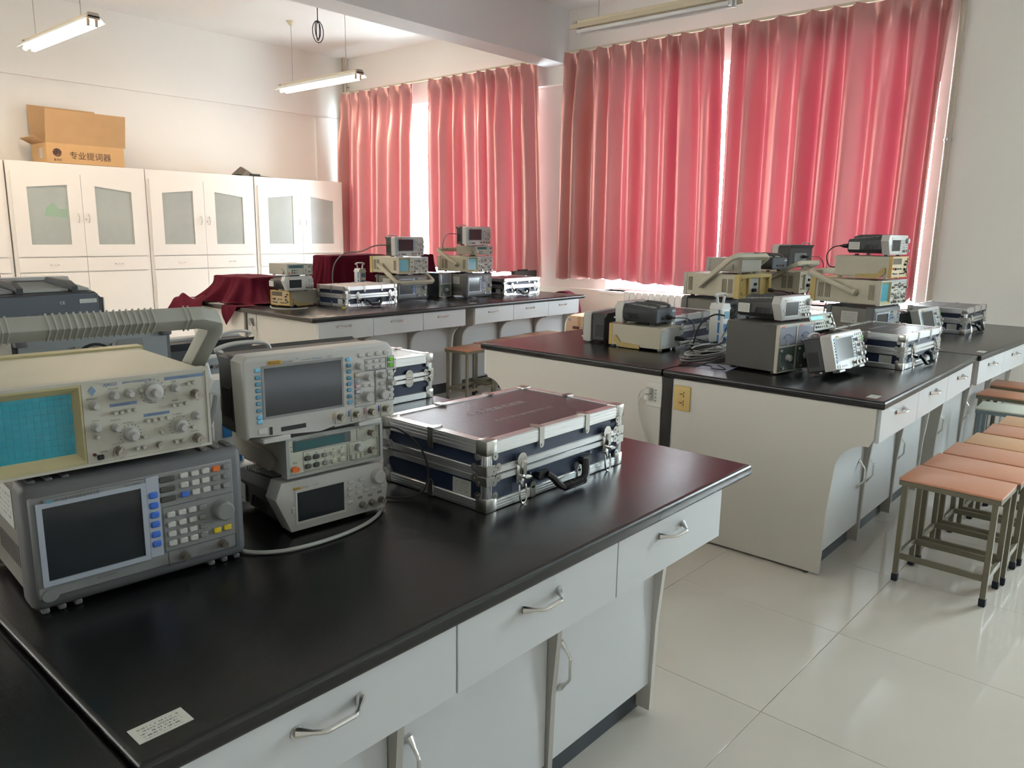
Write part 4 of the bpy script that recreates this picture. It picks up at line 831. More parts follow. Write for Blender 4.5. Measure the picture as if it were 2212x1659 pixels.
# --- analogue oscilloscope with carrying handle
def build_xj(rear_m, arm=(-0.77, 0.64), al=0.26, name='analogue_oscilloscope', ridges=True, dep=0.36, py=0.19, ox=0.022):
    t = thing(name, 'x', 'oscilloscope'); W, H, D = 0.352, 0.146, dep
    bm = nb(); box(bm, 0.003, W-0.003, 0.02, D-0.03, 0.002, H-0.002, 0.004); part('housing', bm, M_CREAM, t)
    bm = nb(); ring(bm, 0, W, 0, H, 0.005, -0.004, 0.022); bmesh.ops.remove_doubles(bm, verts=bm.verts, dist=1e-5); part('front_frame', bm, M_CREAMF, t)
    bpart('control_panel', M_CREAMF, t, 0.140, W-0.004, -0.002, 0.012, 0.004, H-0.004)
    # screen surround: stepped funnel
    bm = nb(); xs = (0.004, 0.139); L = [(xs[0], xs[1], 0.004, H-0.004, -0.003), (0.007, 0.136, 0.010, 0.137, -0.003), (0.013, 0.1265, 0.024, 0.1255, 0.009)]
    rings = [[bm.verts.new(p) for p in ((a, y, c), (b, y, c), (b, y, d), (a, y, d))] for (a, b, c, d, y) in L]
    for A, B_ in zip(rings[:-1], rings[1:]):
        for i in range(4): bm.faces.new((A[i], A[(i+1) % 4], B_[(i+1) % 4], B_[i]))
    o2 = [bm.verts.new((p.co.x, 0.015, p.co.z)) for p in rings[0]]
    for i in range(4): bm.faces.new((rings[0][(i+1) % 4], rings[0][i], o2[i], o2[(i+1) % 4]))
    part('screen_surround', bm, M_YFRAME, t); bpart('screen', M_CYAN, t, 0.012, 0.1275, 0.0085, 0.013, 0.023, 0.1265)
    bm = nb()
    for k in range(11):
        x = 0.019+k*0.0102; box(bm, x, x+0.0002, 0.0082, 0.0090, 0.026, 0.124)
    for k in range(9): z = 0.031+k*0.0110; box(bm, 0.014, 0.126, 0.0082, 0.0090, z, z+0.0002)
    part('graticule', bm, mat('graticule_line', (0.004, 0.26, 0.35), 0.4), t, kind='stuff')
    k1 = knob_mesh(0.0075, 0.015, M_KNOB, True, 0.0055); kb = knob_mesh(0.0165, 0.012, M_KNOB, True, 0.015); ks = knob_mesh(0.0075, 0.024, M_KNOB, False)
    put(t, 'knob', k1, [(0.189, 0.116), (0.214, 0.116), (0.291, 0.116), (0.157, 0.103), (0.157, 0.065), (0.188, 0.060), (0.326, 0.060)], -0.002)
    put(t, 'range_knob', kb, [(0.253, 0.114)], -0.002); put(t, 'range_knob', knob_mesh(0.0125, 0.014, M_KNOB, True, 0.011), [(0.211, 0.044), (0.295, 0.046)], -0.002)
    put(t, 'fine_knob', ks, [(0.253, 0.114), (0.211, 0.044), (0.295, 0.046)], -0.004)
    put(t, 'signal_connector', bnc_mesh(), [(0.327, 0.100), (0.190, 0.018), (0.326, 0.017)], -0.002, s=1.15)
    bm = nb(); cyl(bm, (0, 0, 0), 0.006, -0.010, 'y', 12); cyl(bm, (0, -0.0099, 0), 0.0025, -0.0006, 'y', 8); put(t, 'ground_terminal', mesh(bm, 'ground_terminal', M_BNC), [(0.258, 0.017)], -0.002)
    bq = button_mesh(0.006, 0.006, 0.008, M_CREAMF, 0.0008)
    put(t, 'push_button', bq, [(0.188, 0.086), (0.198, 0.086), (0.209, 0.087), (0.220, 0.087), (0.286, 0.085), (0.296, 0.085), (0.308, 0.086), (0.240, 0.064), (0.251, 0.064), (0.262, 0.064), (0.274, 0.064), (0.314, 0.121), (0.324, 0.122), (0.232, 0.120), (0.157, 0.049), (0.219, 0.018), (0.230, 0.018), (0.286, 0.018), (0.298, 0.018), (0.232, 0.036), (0.262, 0.040), (0.318, 0.040)], -0.002)
    bm = nb()
    for (a, b, c, d) in ((0.275, 0.344, 0.1315, 0.137), (0.181, 0.225, 0.0965, 0.102), (0.235, 0.279, 0.071, 0.0765)): box(bm, a, b, -0.0027, -0.001, c, d)
    part('printed_bands', bm, mat('band_blue', (0.17, 0.24, 0.38), 0.6), t)
    text('XJ4323', 0.0078, M_INKB, t, (0.173, -0.0027, 0.1335)); text('20MHz OSCILLOSCOPE', 0.0048, M_INKB, t, (0.2035, -0.0027, 0.1345))
    for (s, x, z) in (('TRIGGER', 0.30, 0.1327), ('SYNC TRIGGER', 0.187, 0.0976), ('VERTICAL MODE', 0.241, 0.0722)): text(s, 0.0038, M_INKG, t, (x, -0.0030, z))
    for (s, x, z) in (('INTENSITY', 0.146, 0.1135), ('FOCUS', 0.151, 0.0755), ('POSITION', 0.18, 0.072), ('VOLTS/DIV', 0.199, 0.0640), ('VOLTS/DIV', 0.283, 0.0665), ('LEVEL', 0.285, 0.1265), ('HOLDOFF', 0.181, 0.1265), ('TIME/DIV', 0.244, 0.0935), ('POWER', 0.159, 0.0205), ('CH1 OR X', 0.18, 0.030), ('CH2 OR Y', 0.314, 0.030), ('SWEEP', 0.285, 0.092)): text(s, 0.0036, M_INKG, t, (x, -0.0027, z))
    bm = nb()
    for (cx, cz, r) in ((0.253, 0.114, 0.0215), (0.211, 0.044, 0.0175), (0.295, 0.046, 0.0175)):
        for q in range(14): a = R(-40+q*20); box(bm, cx+r*math.cos(a)-0.0007, cx+r*math.cos(a)+0.0007, -0.0027, -0.001, cz+r*math.sin(a)-0.0007, cz+r*math.sin(a)+0.0007)
    part('scale_marks', bm, M_INKG, t, kind='stuff')
    bm = nb(); prism(bm, [(0.150, 0.128), (0.156, 0.1365), (0.162, 0.128), (0.156, 0.1195)], 'y', -0.0027, -0.001); part('emblem', bm, mat('emblem_blue', (0.20, 0.30, 0.45), 0.6), t)
    bpart('power_switch', M_SOCK, t, 0.155, 0.165, -0.006, -0.001, 0.009, 0.017, 0.001)
    bm = nb(); cyl(bm, (0.151, -0.001, 0.019), 0.003, -0.003, 'y', 10); part('pilot_lamp', bm, mat('dark_red_lamp', (0.10, 0.01, 0.01), 0.3), t)
    # rear frame with deep recess and mains plate
    bm = nb(); ring(bm, -0.003, W+0.003, -0.002, H+0.002, 0.022, D-0.035, D); box(bm, 0.105, 0.120, D-0.03, D-0.002, 0.02, H-0.02); box(bm, 0.232, 0.247, D-0.03, D-0.002, 0.02, H-0.02); bmesh.ops.remove_doubles(bm, verts=bm.verts, dist=1e-5)
    part('rear_frame', bm, rear_m, t); bpart('rear_plate', rear_m, t, 0.01, W-0.01, D-0.035, D-0.018, 0.01, H-0.01)
    bpart('mains_plate', M_PSUR, t, 0.122, 0.232, D-0.02, D-0.012, 0.028, 0.122); bpart('mains_socket', M_SOCK, t, 0.165, 0.198, D-0.013, D+0.006, 0.036, 0.058, 0.002)
    bm = nb(); cyl(bm, (0.165, D-0.012, 0.085), 0.009, 0.012, 'y', 14); part('fuse_holder', bm, M_SOCK, t)
    for x in (0.03, W-0.03):
        for z in (0.03, H-0.03): bm = nb(); cyl(bm, (x, D-0.001, z), 0.006, 0.008, 'y', 10); part('rear_stud', bm, rear_m, t)
    bm = nb()
    for x in (0.0022, W-0.0038):
        for y0 in (0.035, D-0.13, D-0.085):
            for k in range(6): box(bm, x, x+0.0016, y0+k*0.006, y0+k*0.006+0.003, 0.03, 0.118)
    part('vent_slots', bm, mat('vent_shadow', (0.14, 0.12, 0.085), 0.8), t, kind='stuff')
    feet(t, (0.05, W-0.05), (0.04, D-0.06), 0.010, M_SOCK, 0.022)
    # handle: side arms swing about pivots
    pz = 0.072; n = Vector((0, arm[0], arm[1])).normalized(); e = Vector((0, py, pz)) + n*al; h = 0.0165
    w = Vector((0, -n.z, n.y)); hb = nb()
    prof = lambda P: [P - w*h - 0*n, P + w*h - 0*n]
    def bar(p, q, a, b, wid, th):  # square bar from p to q
        d = (q-p).normalized(); s1 = Vector((1, 0, 0)) if abs(d.x) < 0.5 else n; s2 = d.cross(s1).normalized()
        vs = [hb.verts.new(pt + s1*i*wid/2 + s2*j*th/2) for pt in (p, q) for (i, j) in ((-1, -1), (1, -1), (1, 1), (-1, 1))]
        for i in range(4): hb.faces.new((vs[i], vs[(i+1) % 4], vs[4+(i+1) % 4], vs[4+i]))
        hb.faces.new(vs[:4][::-1]); hb.faces.new(vs[4:])
    P0l, P0r = Vector((-ox, py, pz)), Vector((W+ox, py, pz)); Pl, Pr = Vector((-ox, e.y, e.z)), Vector((W+ox, e.y, e.z))
    tube(hb, [P0l - n*0.015, P0l, P0l + n*(al-0.035), Vector((-ox+0.006, e.y, e.z)) - n*0.012, Vector((-ox+0.035, e.y, e.z)), Vector((W/2, e.y, e.z)), Vector((W+ox-0.035, e.y, e.z)), Vector((W+ox-0.006, e.y, e.z)) - n*0.012, P0r + n*(al-0.035), P0r, P0r - n*0.015], 0.0225, 4, flat=0.95, ph=math.pi/4)
    bmesh.ops.bevel(hb, geom=list(hb.edges), offset=0.004, segments=2, affect='EDGES', profile=0.5)
    hd = part('carry_handle', hb, M_HANDLE if ridges else M_CREAM, t)
    hd.data.set_sharp_from_angle(angle=R(25))
    if ridges:
        bm = nb()
        for k in range(17):
            x = W/2-0.08 + k*0.01
            pts = [Vector((x, e.y, e.z)) + n*0.0158*max(-1, min(1, math.cos(a)*1.6)) + w*0.0152*max(-1, min(1, math.sin(a)*1.6)) for a in [2*math.pi*i/16 for i in range(16)]]; tube(bm, pts, 0.0018, 5, closed=True)
        for x in (-ox+0.055, -ox+0.063, W+ox-0.055, W+ox-0.063):
            pts = [Vector((x, e.y, e.z)) + n*0.0158*max(-1, min(1, math.cos(a)*1.6)) + w*0.0152*max(-1, min(1, math.sin(a)*1.6)) for a in [2*math.pi*i/16 for i in range(16)]]; tube(bm, pts, 0.0014, 5, closed=True)
        part('grip_ridges', bm, M_HANDLE, hd, kind='stuff')
    for x in (-0.018, W+0.004):
        bm = nb(); cyl(bm, (x, py, pz), 0.022, 0.014, 'x', 18); part('pivot', bm, M_CREAM, t)
    return Proto(t)
# --- analogue millivoltmeter, one or two meters wide
def build_mv(n=2, house=None, name='millivoltmeter'):
    t = thing(name, 'x', 'meter'); w = 0.155; W, H, D = w*n, 0.222, 0.28
    bm = nb(); box(bm, 0.001, W-0.001, 0.01, D, 0.004, H, 0.003); part('housing', bm, house or M_MV, t)
    for k in range(n):
        x = k*w
        bm = nb(); ring(bm, x, x+w, 0.0, H+0.002, 0.006, -0.004, 0.012); bmesh.ops.remove_doubles(bm, verts=bm.verts, dist=1e-5); part('front_frame', bm, M_PSU, t)
        bpart('front_panel', M_MVF, t, x+0.006, x+w-0.006, -0.002, 0.01, 0.006, 0.118); bpart('dial', M_DIAL, t, x+0.010, x+w-0.010, -0.003, 0.01, 0.128, H-0.012, 0.002)
        bpart('dial_trim', M_BTNW, t, x+0.006, x+w-0.006, -0.004, 0.008, 0.118, 0.126); bpart('nameplate', M_FCE, t, x+0.008, x+w-0.008, -0.0035, 0.008, H-0.012, H-0.003); bpart('red_mark', mat('red_mark', (0.6, 0.04, 0.04), 0.5), t, x+0.018, x+0.045, -0.0042, -0.003, H-0.0105, H-0.0045)
        bm = nb()
        for q in range(13):
            a = R(40+q*100/12); c, s = math.cos(a), math.sin(a); tube(bm, [(x+w/2+0.045*c, -0.0038, 0.13+0.045*s), (x+w/2+0.050*c, -0.0038, 0.13+0.050*s)], 0.0005, 4)
        tube(bm, [(x+w/2+0.047*math.cos(R(a)), -0.0036, 0.13+0.047*math.sin(R(a))) for a in range(40, 141, 10)], 0.0005, 4); tube(bm, [(x+w/2, -0.0036, 0.131), (x+w/2-0.03, -0.0036, 0.168)], 0.0006, 4)
        part('scale', bm, M_INKG, t, kind='stuff'); put(t, 'adjuster', knob_mesh(0.006, 0.006, M_BTNW, False), [(x+w/2, 0.131)], -0.003)
        put(t, 'range_knob', knob_mesh(0.016, 0.020, M_KNOB), [(x+0.088, 0.066)], -0.002); put(t, 'input_connector', bnc_mesh(), [(x+0.035, 0.022), (x+0.125, 0.024)], -0.002)
        put(t, 'switch', button_mesh(0.006, 0.012, 0.010, M_BTNW), [(x+0.028, 0.104)], -0.002); bpart('printed_scale', mat('scale_print', (0.25, 0.30, 0.28), 0.6), t, x+0.022, x+0.032, -0.0026, -0.001, 0.040, 0.088)
    feet(t, (0.03, W-0.03), (0.03, D-0.03), 0.008)
    return Proto(t)
# --- beige counter box with yellow front and yellow tilt handle
def build_box():
    t = thing('counter_box', 'x', 'instrument'); W, H, D = 0.215, 0.118, 0.33
    bm = nb(); box(bm, 0.001, W-0.001, 0.01, D, 0.0, H, 0.002); part('housing', bm, M_PSU, t)
    bm = nb(); ring(bm, -0.001, W+0.001, -0.001, H+0.001, 0.006, -0.006, 0.014); bmesh.ops.remove_doubles(bm, verts=bm.verts, dist=1e-5); part('front_frame', bm, mat('front_frame_yellow', (0.55, 0.36, 0.10), 0.5), t)
    bpart('front_panel', mat('front_tan', (0.52, 0.40, 0.22), 0.5), t, 0.004, W-0.004, -0.002, 0.01, 0.004, H-0.004); bpart('display', mat('smoked_window', (0.12, 0.09, 0.06), 0.2), t, 0.014, 0.13, -0.003, 0.0, 0.074, 0.108)
    put(t, 'knob', knob_mesh(0.007, 0.012, M_BTND), [(0.175, 0.072), (0.175, 0.045), (0.045, 0.048)], -0.002); put(t, 'button', button_mesh(0.012, 0.007, 0.008, M_BTND), [(0.03, 0.022), (0.048, 0.02), (0.066, 0.02), (0.12, 0.02), (0.145, 0.02), (0.168, 0.02), (0.09, 0.048), (0.12, 0.048)], -0.002)
    put(t, 'button', button_mesh(0.010, 0.010, 0.008, M_ORG), [(0.022, 0.05)], -0.002, 'orange button'); put(t, 'signal_connector', bnc_mesh(), [(0.192, 0.09), (0.192, 0.03)], -0.002)
    bpart('rear_panel', M_PSUR, t, 0.004, W-0.004, D-0.001, D+0.003, 0.004, H-0.004); bpart('rear_sticker', M_STICKX, t, 0.13, 0.165, D+0.003, D+0.004, 0.07, 0.10)
    bpart('mains_socket', M_SOCK, t, 0.035, 0.065, D+0.002, D+0.02, 0.04, 0.062, 0.002)
    for x in (0.012, W-0.012):
        for z in (0.014, H-0.014): bm = nb(); box(bm, x-0.009, x+0.009, D, D+0.014, z-0.008, z+0.008, 0.002); part('rear_post', bm, M_PSU, t)
    for x in (-0.008, W+0.001):
        bm = nb(); prism(bm, [(0.03, 0.055), (0.045, 0.055), (0.075, 0.02), (0.20, 0.012), (0.20, -0.008), (0.075, -0.008), (0.03, 0.02)], 'x', x, x+0.007); part('tilt_handle', bm, mat('handle_yellow', (0.46, 0.34, 0.12), 0.5), t)
    feet(t, (0.03, W-0.03), (0.04, D-0.02), 0.012, M_PSU)
    return Proto(t)
# --- aluminium instrument case
def build_case(lid_m, name='aluminium_case', lettering=True):
    t = thing(name, 'x', 'case'); W, D, H = 0.556, 0.372, 0.170
    bm = nb(); box(bm, 0.006, W-0.006, 0.006, D-0.006, 0.004, H-0.006); part('shell', bm, M_NAVY, t)
    bm = nb(); box(bm, 0.022, W-0.022, 0.022, D-0.022, H-0.008, H-0.002); part('lid_panel', bm, lid_m, t)
    def rail(x0, x1, y0, y1, z0, z1, nm='rail'):
        bm = nb(); box(bm, x0, x1, y0, y1, z0, z1, 0.002)
        gx = x1-x0 > y1-y0
        for q in (0.30, 0.55, 0.8):                                     # raised ribs of the extrusion
            zz = z0+(z1-z0)*q
            if gx: box(bm, x0, x1, y0-0.0012, y1+0.0012, zz-0.0022, zz+0.0022)
            else: box(bm, x0-0.0012, x1+0.0012, y0, y1, zz-0.0022, zz+0.0022)
        part(nm, bm, M_ALU, t)
    for (z0, z1) in ((0.0, 0.026), (H-0.034, H)):
        c = 0.03
        rail(c, W-c, 0.0, 0.010, z0, z1); rail(c, W-c, D-0.010, D, z0, z1); rail(0.0, 0.010, c, D-c, z0, z1); rail(W-0.010, W, c, D-c, z0, z1)
    for (a, b, c, d) in ((0.026, W-0.026, 0.0, 0.024), (0.026, W-0.026, D-0.024, D)): bpart('rail', M_ALU, t, a, b, c, d, H-0.004, H, 0.001)
    for (a, b) in ((0.0, 0.024), (W-0.024, W)): bpart('rail', M_ALU, t, a, b, 0.026, D-0.026, H-0.004, H, 0.001)
    for (z0, z1) in ((0.070, 0.086), (0.088, 0.106)):                      # meeting edges of tray and lid
        rail(0.03, W-0.03, -0.001, 0.009, z0, z1, 'closing_rail'); rail(0.03, W-0.03, D-0.009, D+0.001, z0, z1, 'closing_rail'); rail(-0.001, 0.009, 0.03, D-0.03, z0, z1, 'closing_rail'); rail(W-0.009, W+0.001, 0.03, D-0.03, z0, z1, 'closing_rail')
    for x in (0.0, W-0.022):
        for y in (0.0, D-0.022):
            bm = nb(); box(bm, x, x+0.022, y, y+0.022, 0.02, H-0.02, 0.006, 2)
            for q in (0.33, 0.66):
                box(bm, x+0.022*q-0.0012, x+0.022*q+0.0012, y-0.001 if y < 0.1 else y+0.02, y+0.002 if y < 0.1 else y+0.023, 0.03, H-0.03)
                box(bm, x-0.001 if x < 0.1 else x+0.02, x+0.002 if x < 0.1 else x+0.023, y+0.022*q-0.0012, y+0.022*q+0.0012, 0.03, H-0.03)
            part('corner_post', bm, M_ALU, t)
    CAP = 0.034
    for sx in (0, 1):
        for sy in (0, 1):
            for sz in (0, 1):
                x0, x1 = (-0.0025, CAP) if sx == 0 else (W-CAP, W+0.0025); y0, y1 = (-0.0025, CAP) if sy == 0 else (D-CAP, D+0.0025); z0, z1 = (-0.001, CAP) if sz == 0 else (H-CAP, H+0.0025)
                bm = nb(); box(bm, x0, x1, y0, y1, z0, z1, 0.0035, 2); cap = part('corner_cap', bm, M_STEEL, t)
                zz = CAP+0.004 if sz == 0 else H-CAP-0.004; xx = 0.028 if sx == 0 else W-0.028; yy = 0.028 if sy == 0 else D-0.028
                bm = nb(); yf = -0.0025 if sy == 0 else D+0.0025; xf = -0.0025 if sx == 0 else W+0.0025
                cyl(bm, (xx, yf, zz), 0.009, 0.003 if sy == 0 else -0.003, 'y', 12); cyl(bm, (xf, yy, zz), 0.009, 0.003 if sx == 0 else -0.003, 'x', 12); cyl(bm, (xx, yf, zz), 0.003, -0.002 if sy == 0 else 0.002, 'y', 8); cyl(bm, (xf, yy, zz), 0.003, -0.002 if sx == 0 else 0.002, 'x', 8)
                part('rivet_lobe', bm, M_STEEL, cap, kind='stuff')
    def clip(x, y, ax):
        """little sheet clip over the top edge"""
        bm = nb()
        if ax == 'y':
            s = -1 if y < 0.1 else 1; yy = -0.003 if s < 0 else D+0.003
            box(bm, x-0.010, x+0.010, min(yy, yy-s*0.030), max(yy, yy-s*0.030), H+0.0003, H+0.003); box(bm, x-0.009, x+0.009, min(yy, yy-s*0.002), max(yy, yy-s*0.002), H-0.040, H+0.003); cyl(bm, (x, yy, H-0.042), 0.0085, 0.003*(-s), 'y', 12); cyl(bm, (x, yy, H-0.043), 0.003, 0.0015*s, 'y', 8); cyl(bm, (x, yy-s*0.034, H-0.002), 0.005, 0.005, 'z', 8)
        else:
            s = -1 if x < 0.1 else 1; xx = -0.003 if s < 0 else W+0.003
            box(bm, min(xx, xx-s*0.030), max(xx, xx-s*0.030), y-0.010, y+0.010, H+0.0003, H+0.003); box(bm, min(xx, xx-s*0.002), max(xx, xx-s*0.002), y-0.009, y+0.009, H-0.040, H+0.003); cyl(bm, (xx, y, H-0.042), 0.0085, 0.003*(-s), 'x', 12); cyl(bm, (xx-s*0.034, y, H-0.002), 0.005, 0.005, 'z', 8)
        part('edge_clip', bm, M_STEEL, t)
    for x in (0.195, 0.385): clip(x, 0, 'y'); clip(x, D, 'y')
    clip(0, D/2, 'x'); clip(W, D/2, 'x')
    for sx in (0, 1):                                                      # butterfly plates where the lid meets the tray, at each corner
        for sy in (0, 1):
            bm = nb(); x0 = -0.003 if sx == 0 else W+0.003; y0 = -0.003 if sy == 0 else D+0.003; ix = 1 if sx == 0 else -1; iy = 1 if sy == 0 else -1
            for (z0, z1) in ((0.064, 0.086), (0.089, 0.113)):
                box(bm, min(x0, x0+ix*0.030), max(x0, x0+ix*0.030), min(y0, y0+iy*0.002), max(y0, y0+iy*0.002), z0, z1, 0.0008); box(bm, min(x0, x0+ix*0.002), max(x0, x0+ix*0.002), min(y0, y0+iy*0.030), max(y0, y0+iy*0.030), z0, z1, 0.0008)
                zz = (z0+z1)/2
                for q in (0.026, 0.040):
                    cyl(bm, (x0+ix*q, y0, zz + (0.004 if q > .03 else -0.004)), 0.010, 0.002*iy, 'y', 12); cyl(bm, (x0+ix*q, y0, zz + (0.004 if q > .03 else -0.004)), 0.003, -0.0015*iy, 'y', 8)
                    cyl(bm, (x0, y0+iy*q, zz + (0.004 if q > .03 else -0.004)), 0.010, 0.002*ix, 'x', 12); cyl(bm, (x0, y0+iy*q, zz + (0.004 if q > .03 else -0.004)), 0.003, -0.0015*ix, 'x', 8)
            part('butterfly_plate', bm, M_STEEL, t)
    for x in (0.115, W-0.085):                                             # latches with hanging bails
        bm = nb(); box(bm, x-0.015, x+0.015, -0.007, 0.0, 0.050, 0.112, 0.006, 2); cyl(bm, (x, -0.002, 0.108), 0.017, -0.007, 'y', 18); box(bm, x-0.004, x+0.014, -0.014, -0.006, 0.070, 0.105, 0.003); box(bm, x+0.0, x+0.022, -0.024, -0.006, 0.060, 0.067, 0.002); box(bm, x-0.005, x+0.005, -0.012, -0.004, 0.040, 0.054, 0.002)
        lt = part('latch', bm, M_CHROME, t)
        bm = nb(); tube(bm, smooth_path([(x-0.011, -0.010, 0.048), (x-0.012, -0.013, 0.020), (x-0.008, -0.014, 0.004), (x, -0.014, -0.001+0.002), (x+0.009, -0.014, 0.006), (x+0.013, -0.013, 0.022), (x+0.012, -0.010, 0.046)], 4), 0.0026, 7); part('bail', bm, M_CHROME, lt)
    # black grip
    for x in (0.195, 0.375): bm = nb(); prism(bm, [(x-0.024, 0.052), (x-0.018, 0.062), (x+0.018, 0.062), (x+0.024, 0.052), (x+0.018, 0.042), (x-0.018, 0.042)], 'y', -0.014, 0.0); part('grip_mount', bm, M_SOCK, t)
    bm = nb(); tube(bm, smooth_path([(0.205, -0.014, 0.052), (0.216, -0.024, 0.042), (0.232, -0.034, 0.022), (0.252, -0.038, 0.015), (0.318, -0.038, 0.015), (0.338, -0.034, 0.022), (0.354, -0.024, 0.042), (0.365, -0.014, 0.052)], 5), 0.0105, 8, flat=0.85); part('grip', bm, M_SOCK, t)
    bm = nb()
    for k in range(12): tube(bm, [(0.245+k*0.0072, -0.038 + 0.0108*math.cos(a), 0.0155+0.0108*math.sin(a)) for a in [2*math.pi*i/10 for i in range(10)]], 0.0012, 4, closed=True)
    part('grip_ribs', bm, M_SOCK, t, kind='stuff')
    for x in (0.165, 0.355): bm = nb(); box(bm, x-0.009, x+0.009, -0.0035, 0.0, 0.0, 0.030, 0.001); cyl(bm, (x, -0.001, 0.032), 0.0095, -0.0025, 'y', 12); cyl(bm, (x, -0.003, 0.033), 0.003, -0.002, 'y', 8); part('base_clip', bm, M_STEEL, t)
    for (x, z) in ((0.155, 0.064), (0.405, 0.064), (0.285, 0.098)): bm = nb(); cyl(bm, (x, 0.006, z), 0.003, -0.008, 'y', 8); part('rivet', bm, M_CHROME, t)
    bpart('inspection_sticker', M_STICK, t, 0.0045, 0.0065, 0.055, 0.115, 0.026, 0.064)
    bm = nb(); cyl(bm, (0.0065, 0.20, 0.06), 0.003, -0.005, 'x', 8); part('rivet', bm, M_CHROME, t)
    bm = nb(); box(bm, -0.0035, 0.0, D/2-0.009, D/2+0.009, 0.0, 0.032, 0.001); cyl(bm, (-0.001, D/2, 0.034), 0.0095, -0.0025, 'x', 12); part('base_clip', bm, M_STEEL, t)
    for x in (0.12, W-0.12):
        bm = nb()
        for (z, dz) in ((0.078, -1), (0.098, 1)):
            cyl(bm, (x, D+0.001, z + dz*0.004), 0.019, 0.002, 'y', 14)
            for q in (-0.011, 0, 0.011): cyl(bm, (x+q, D+0.003, z + dz*(0.012-abs(q)*0.4)), 0.0028, 0.0012, 'y', 8)
        cyl(bm, (x-0.02, D+0.003, 0.088), 0.0035, 0.04, 'x', 8); part('hinge', bm, M_STEEL, t)
    if lettering:
        text('电子电路实验箱', 0.032, mat('worn_print', (0.50, 0.47, 0.47), 0.5), t, (0.17, 0.215, H-0.0017), (0, 0, 0)); text('杭州科教仪器设备有限公司', 0.017, MATS['worn_print'], t, (0.17, 0.125, H-0.0017), (0, 0, 0), sx=1.15)
    return Proto(t)
# ---------------------------------------------------------------- placing the instruments
DSO, FC, DG, SPF, MV2, MV1, BX = build_dso(), build_fc(), build_dg(), build_spf(), build_mv(2), build_mv(1, M_MVB, 'single_meter'), build_box()
FCB = build_fc(True, 'bright_counter')
XJN = build_xj(M_YFRAME, (-0.77, 0.64), 0.262, 'analogue_oscilloscope', True)
XJA = build_xj(M_YREAR, (0.78, 0.62), 0.30, 'analogue_oscilloscope', False, 0.43, 0.15)
XJB = build_xj(M_CREAM, (0.88, 0.47), 0.28, 'analogue_oscilloscope', False, 0.40, 0.14)
XJD = build_xj(M_YREAR, (0.93, 0.36), 0.30, 'analogue_oscilloscope', False, 0.43, 0.15)
XJE = build_xj(M_CREAM, (-1.0, 0.0), 0.26, 'analogue_oscilloscope', False, 0.36, 0.19)
XJC = build_xj(M_YREAR, (-0.86, -0.50), 0.30, 'analogue_oscilloscope', False, 0.40, 0.22, 0.042)
CASE = build_case(M_LID); CASEW = build_case(M_LIDW, lettering=False)
c5, s5 = math.cos(R(-5)), math.sin(R(-5)); c4, s4 = math.cos(R(-4)), math.sin(R(-4))
def off(P, deg, u, z): return (P[0] + math.cos(R(deg))*u, P[1] + math.sin(R(deg))*u, z)
# near station
P1, P2 = (0.861, 1.364), (0.375, 1.366)
DG.place(off(P1, -5, -0.038, 0.813), -5, 'white-fronted function generator at the bottom of the near middle stack')
FC.place(off(P1, -5, -0.013, 0.934), -5, 'frequency counter with teal display and orange button, middle of the near stack')
DSO.place(off((0.861, 1.344), -5, -0.106, 1.031), -5, 'large oscilloscope with dark screen on top of the near middle stack')
SPF.place(off(P2, -4, -0.008, 0.812), -4, 'grey generator with blue keys at the lower left, under the cream scope')
XJN.place(off(P2, -4, -0.045, 1.0475), -4, 'cream analogue oscilloscope with cyan screen at the left edge, handle raised')
CASE.place((1.235, 1.156, TZ+0.001), 0, 'big aluminium case with dark lid in the foreground')
# second half of the near island, instruments seen from behind
CASEW.place((2.015, 2.55, TZ+0.001), 180, 'pale-lidded case behind the near oscilloscope, hinges facing us')
XJE.place((0.945, 2.45, 0.815), 178, 'scope hidden under the grey generator seen from behind')
SPF.place((0.945, 2.35, 0.969), 180, 'grey generator seen from behind with its fan, beyond the raised handle')
DG.place((0.775, 2.27, 1.200), 183, 'dark generator back on top, white approval marks, at the left edge')
FC.place((1.34, 2.62, 0.816), 180, 'counter under the dark scope back, behind the near stack')
DSO.place((1.345, 2.45, 0.925), 181, 'dark scope back partly hidden by the raised handle')
# island on the right, front half
MV2.place((3.462, 1.412, 0.814), -9, 'twin analogue meter in a dark housing on the right-hand bench')
DG.place(off((3.47, 1.47), -9, 0.091+0.0, 1.046), -9, 'function generator lying on top of the twin meter')
FCB.place((3.93, 1.43, 0.968), -8, 'counter with bright cyan display tilted up beside the twin meter', tilt=-24)
DSO.place((3.535, 1.165, 0.845), -4, 'tilted oscilloscope in front of the twin meter, pointing upwards', tilt=-14)
CASE.place((4.045, 1.022, TZ+0.001), -3, 'aluminium case beside the tilted scope on the right-hand bench')
SPF.place((4.795, 1.395, 0.812), -7, 'grey generator at the bottom of the tall right-hand stack')
XJD.place((4.795, 1.375, 1.046), -7, 'cream scope with cyan screen in the tall right-hand stack')
BX.place((4.81, 1.335, 1.212), -7, 'beige counter box near the top of the tall right-hand stack')
DG.place((4.80, 1.36, 1.340), -7, 'function generator on the very top of the right-hand stack')
DSO.place((5.27, 1.235, 0.842), -6, 'tilted oscilloscope behind the first case, before the second case', tilt=-16)
CASE.place((5.875, 1.125, TZ+0.001), -1, 'aluminium case farthest to the right, near the window wall')
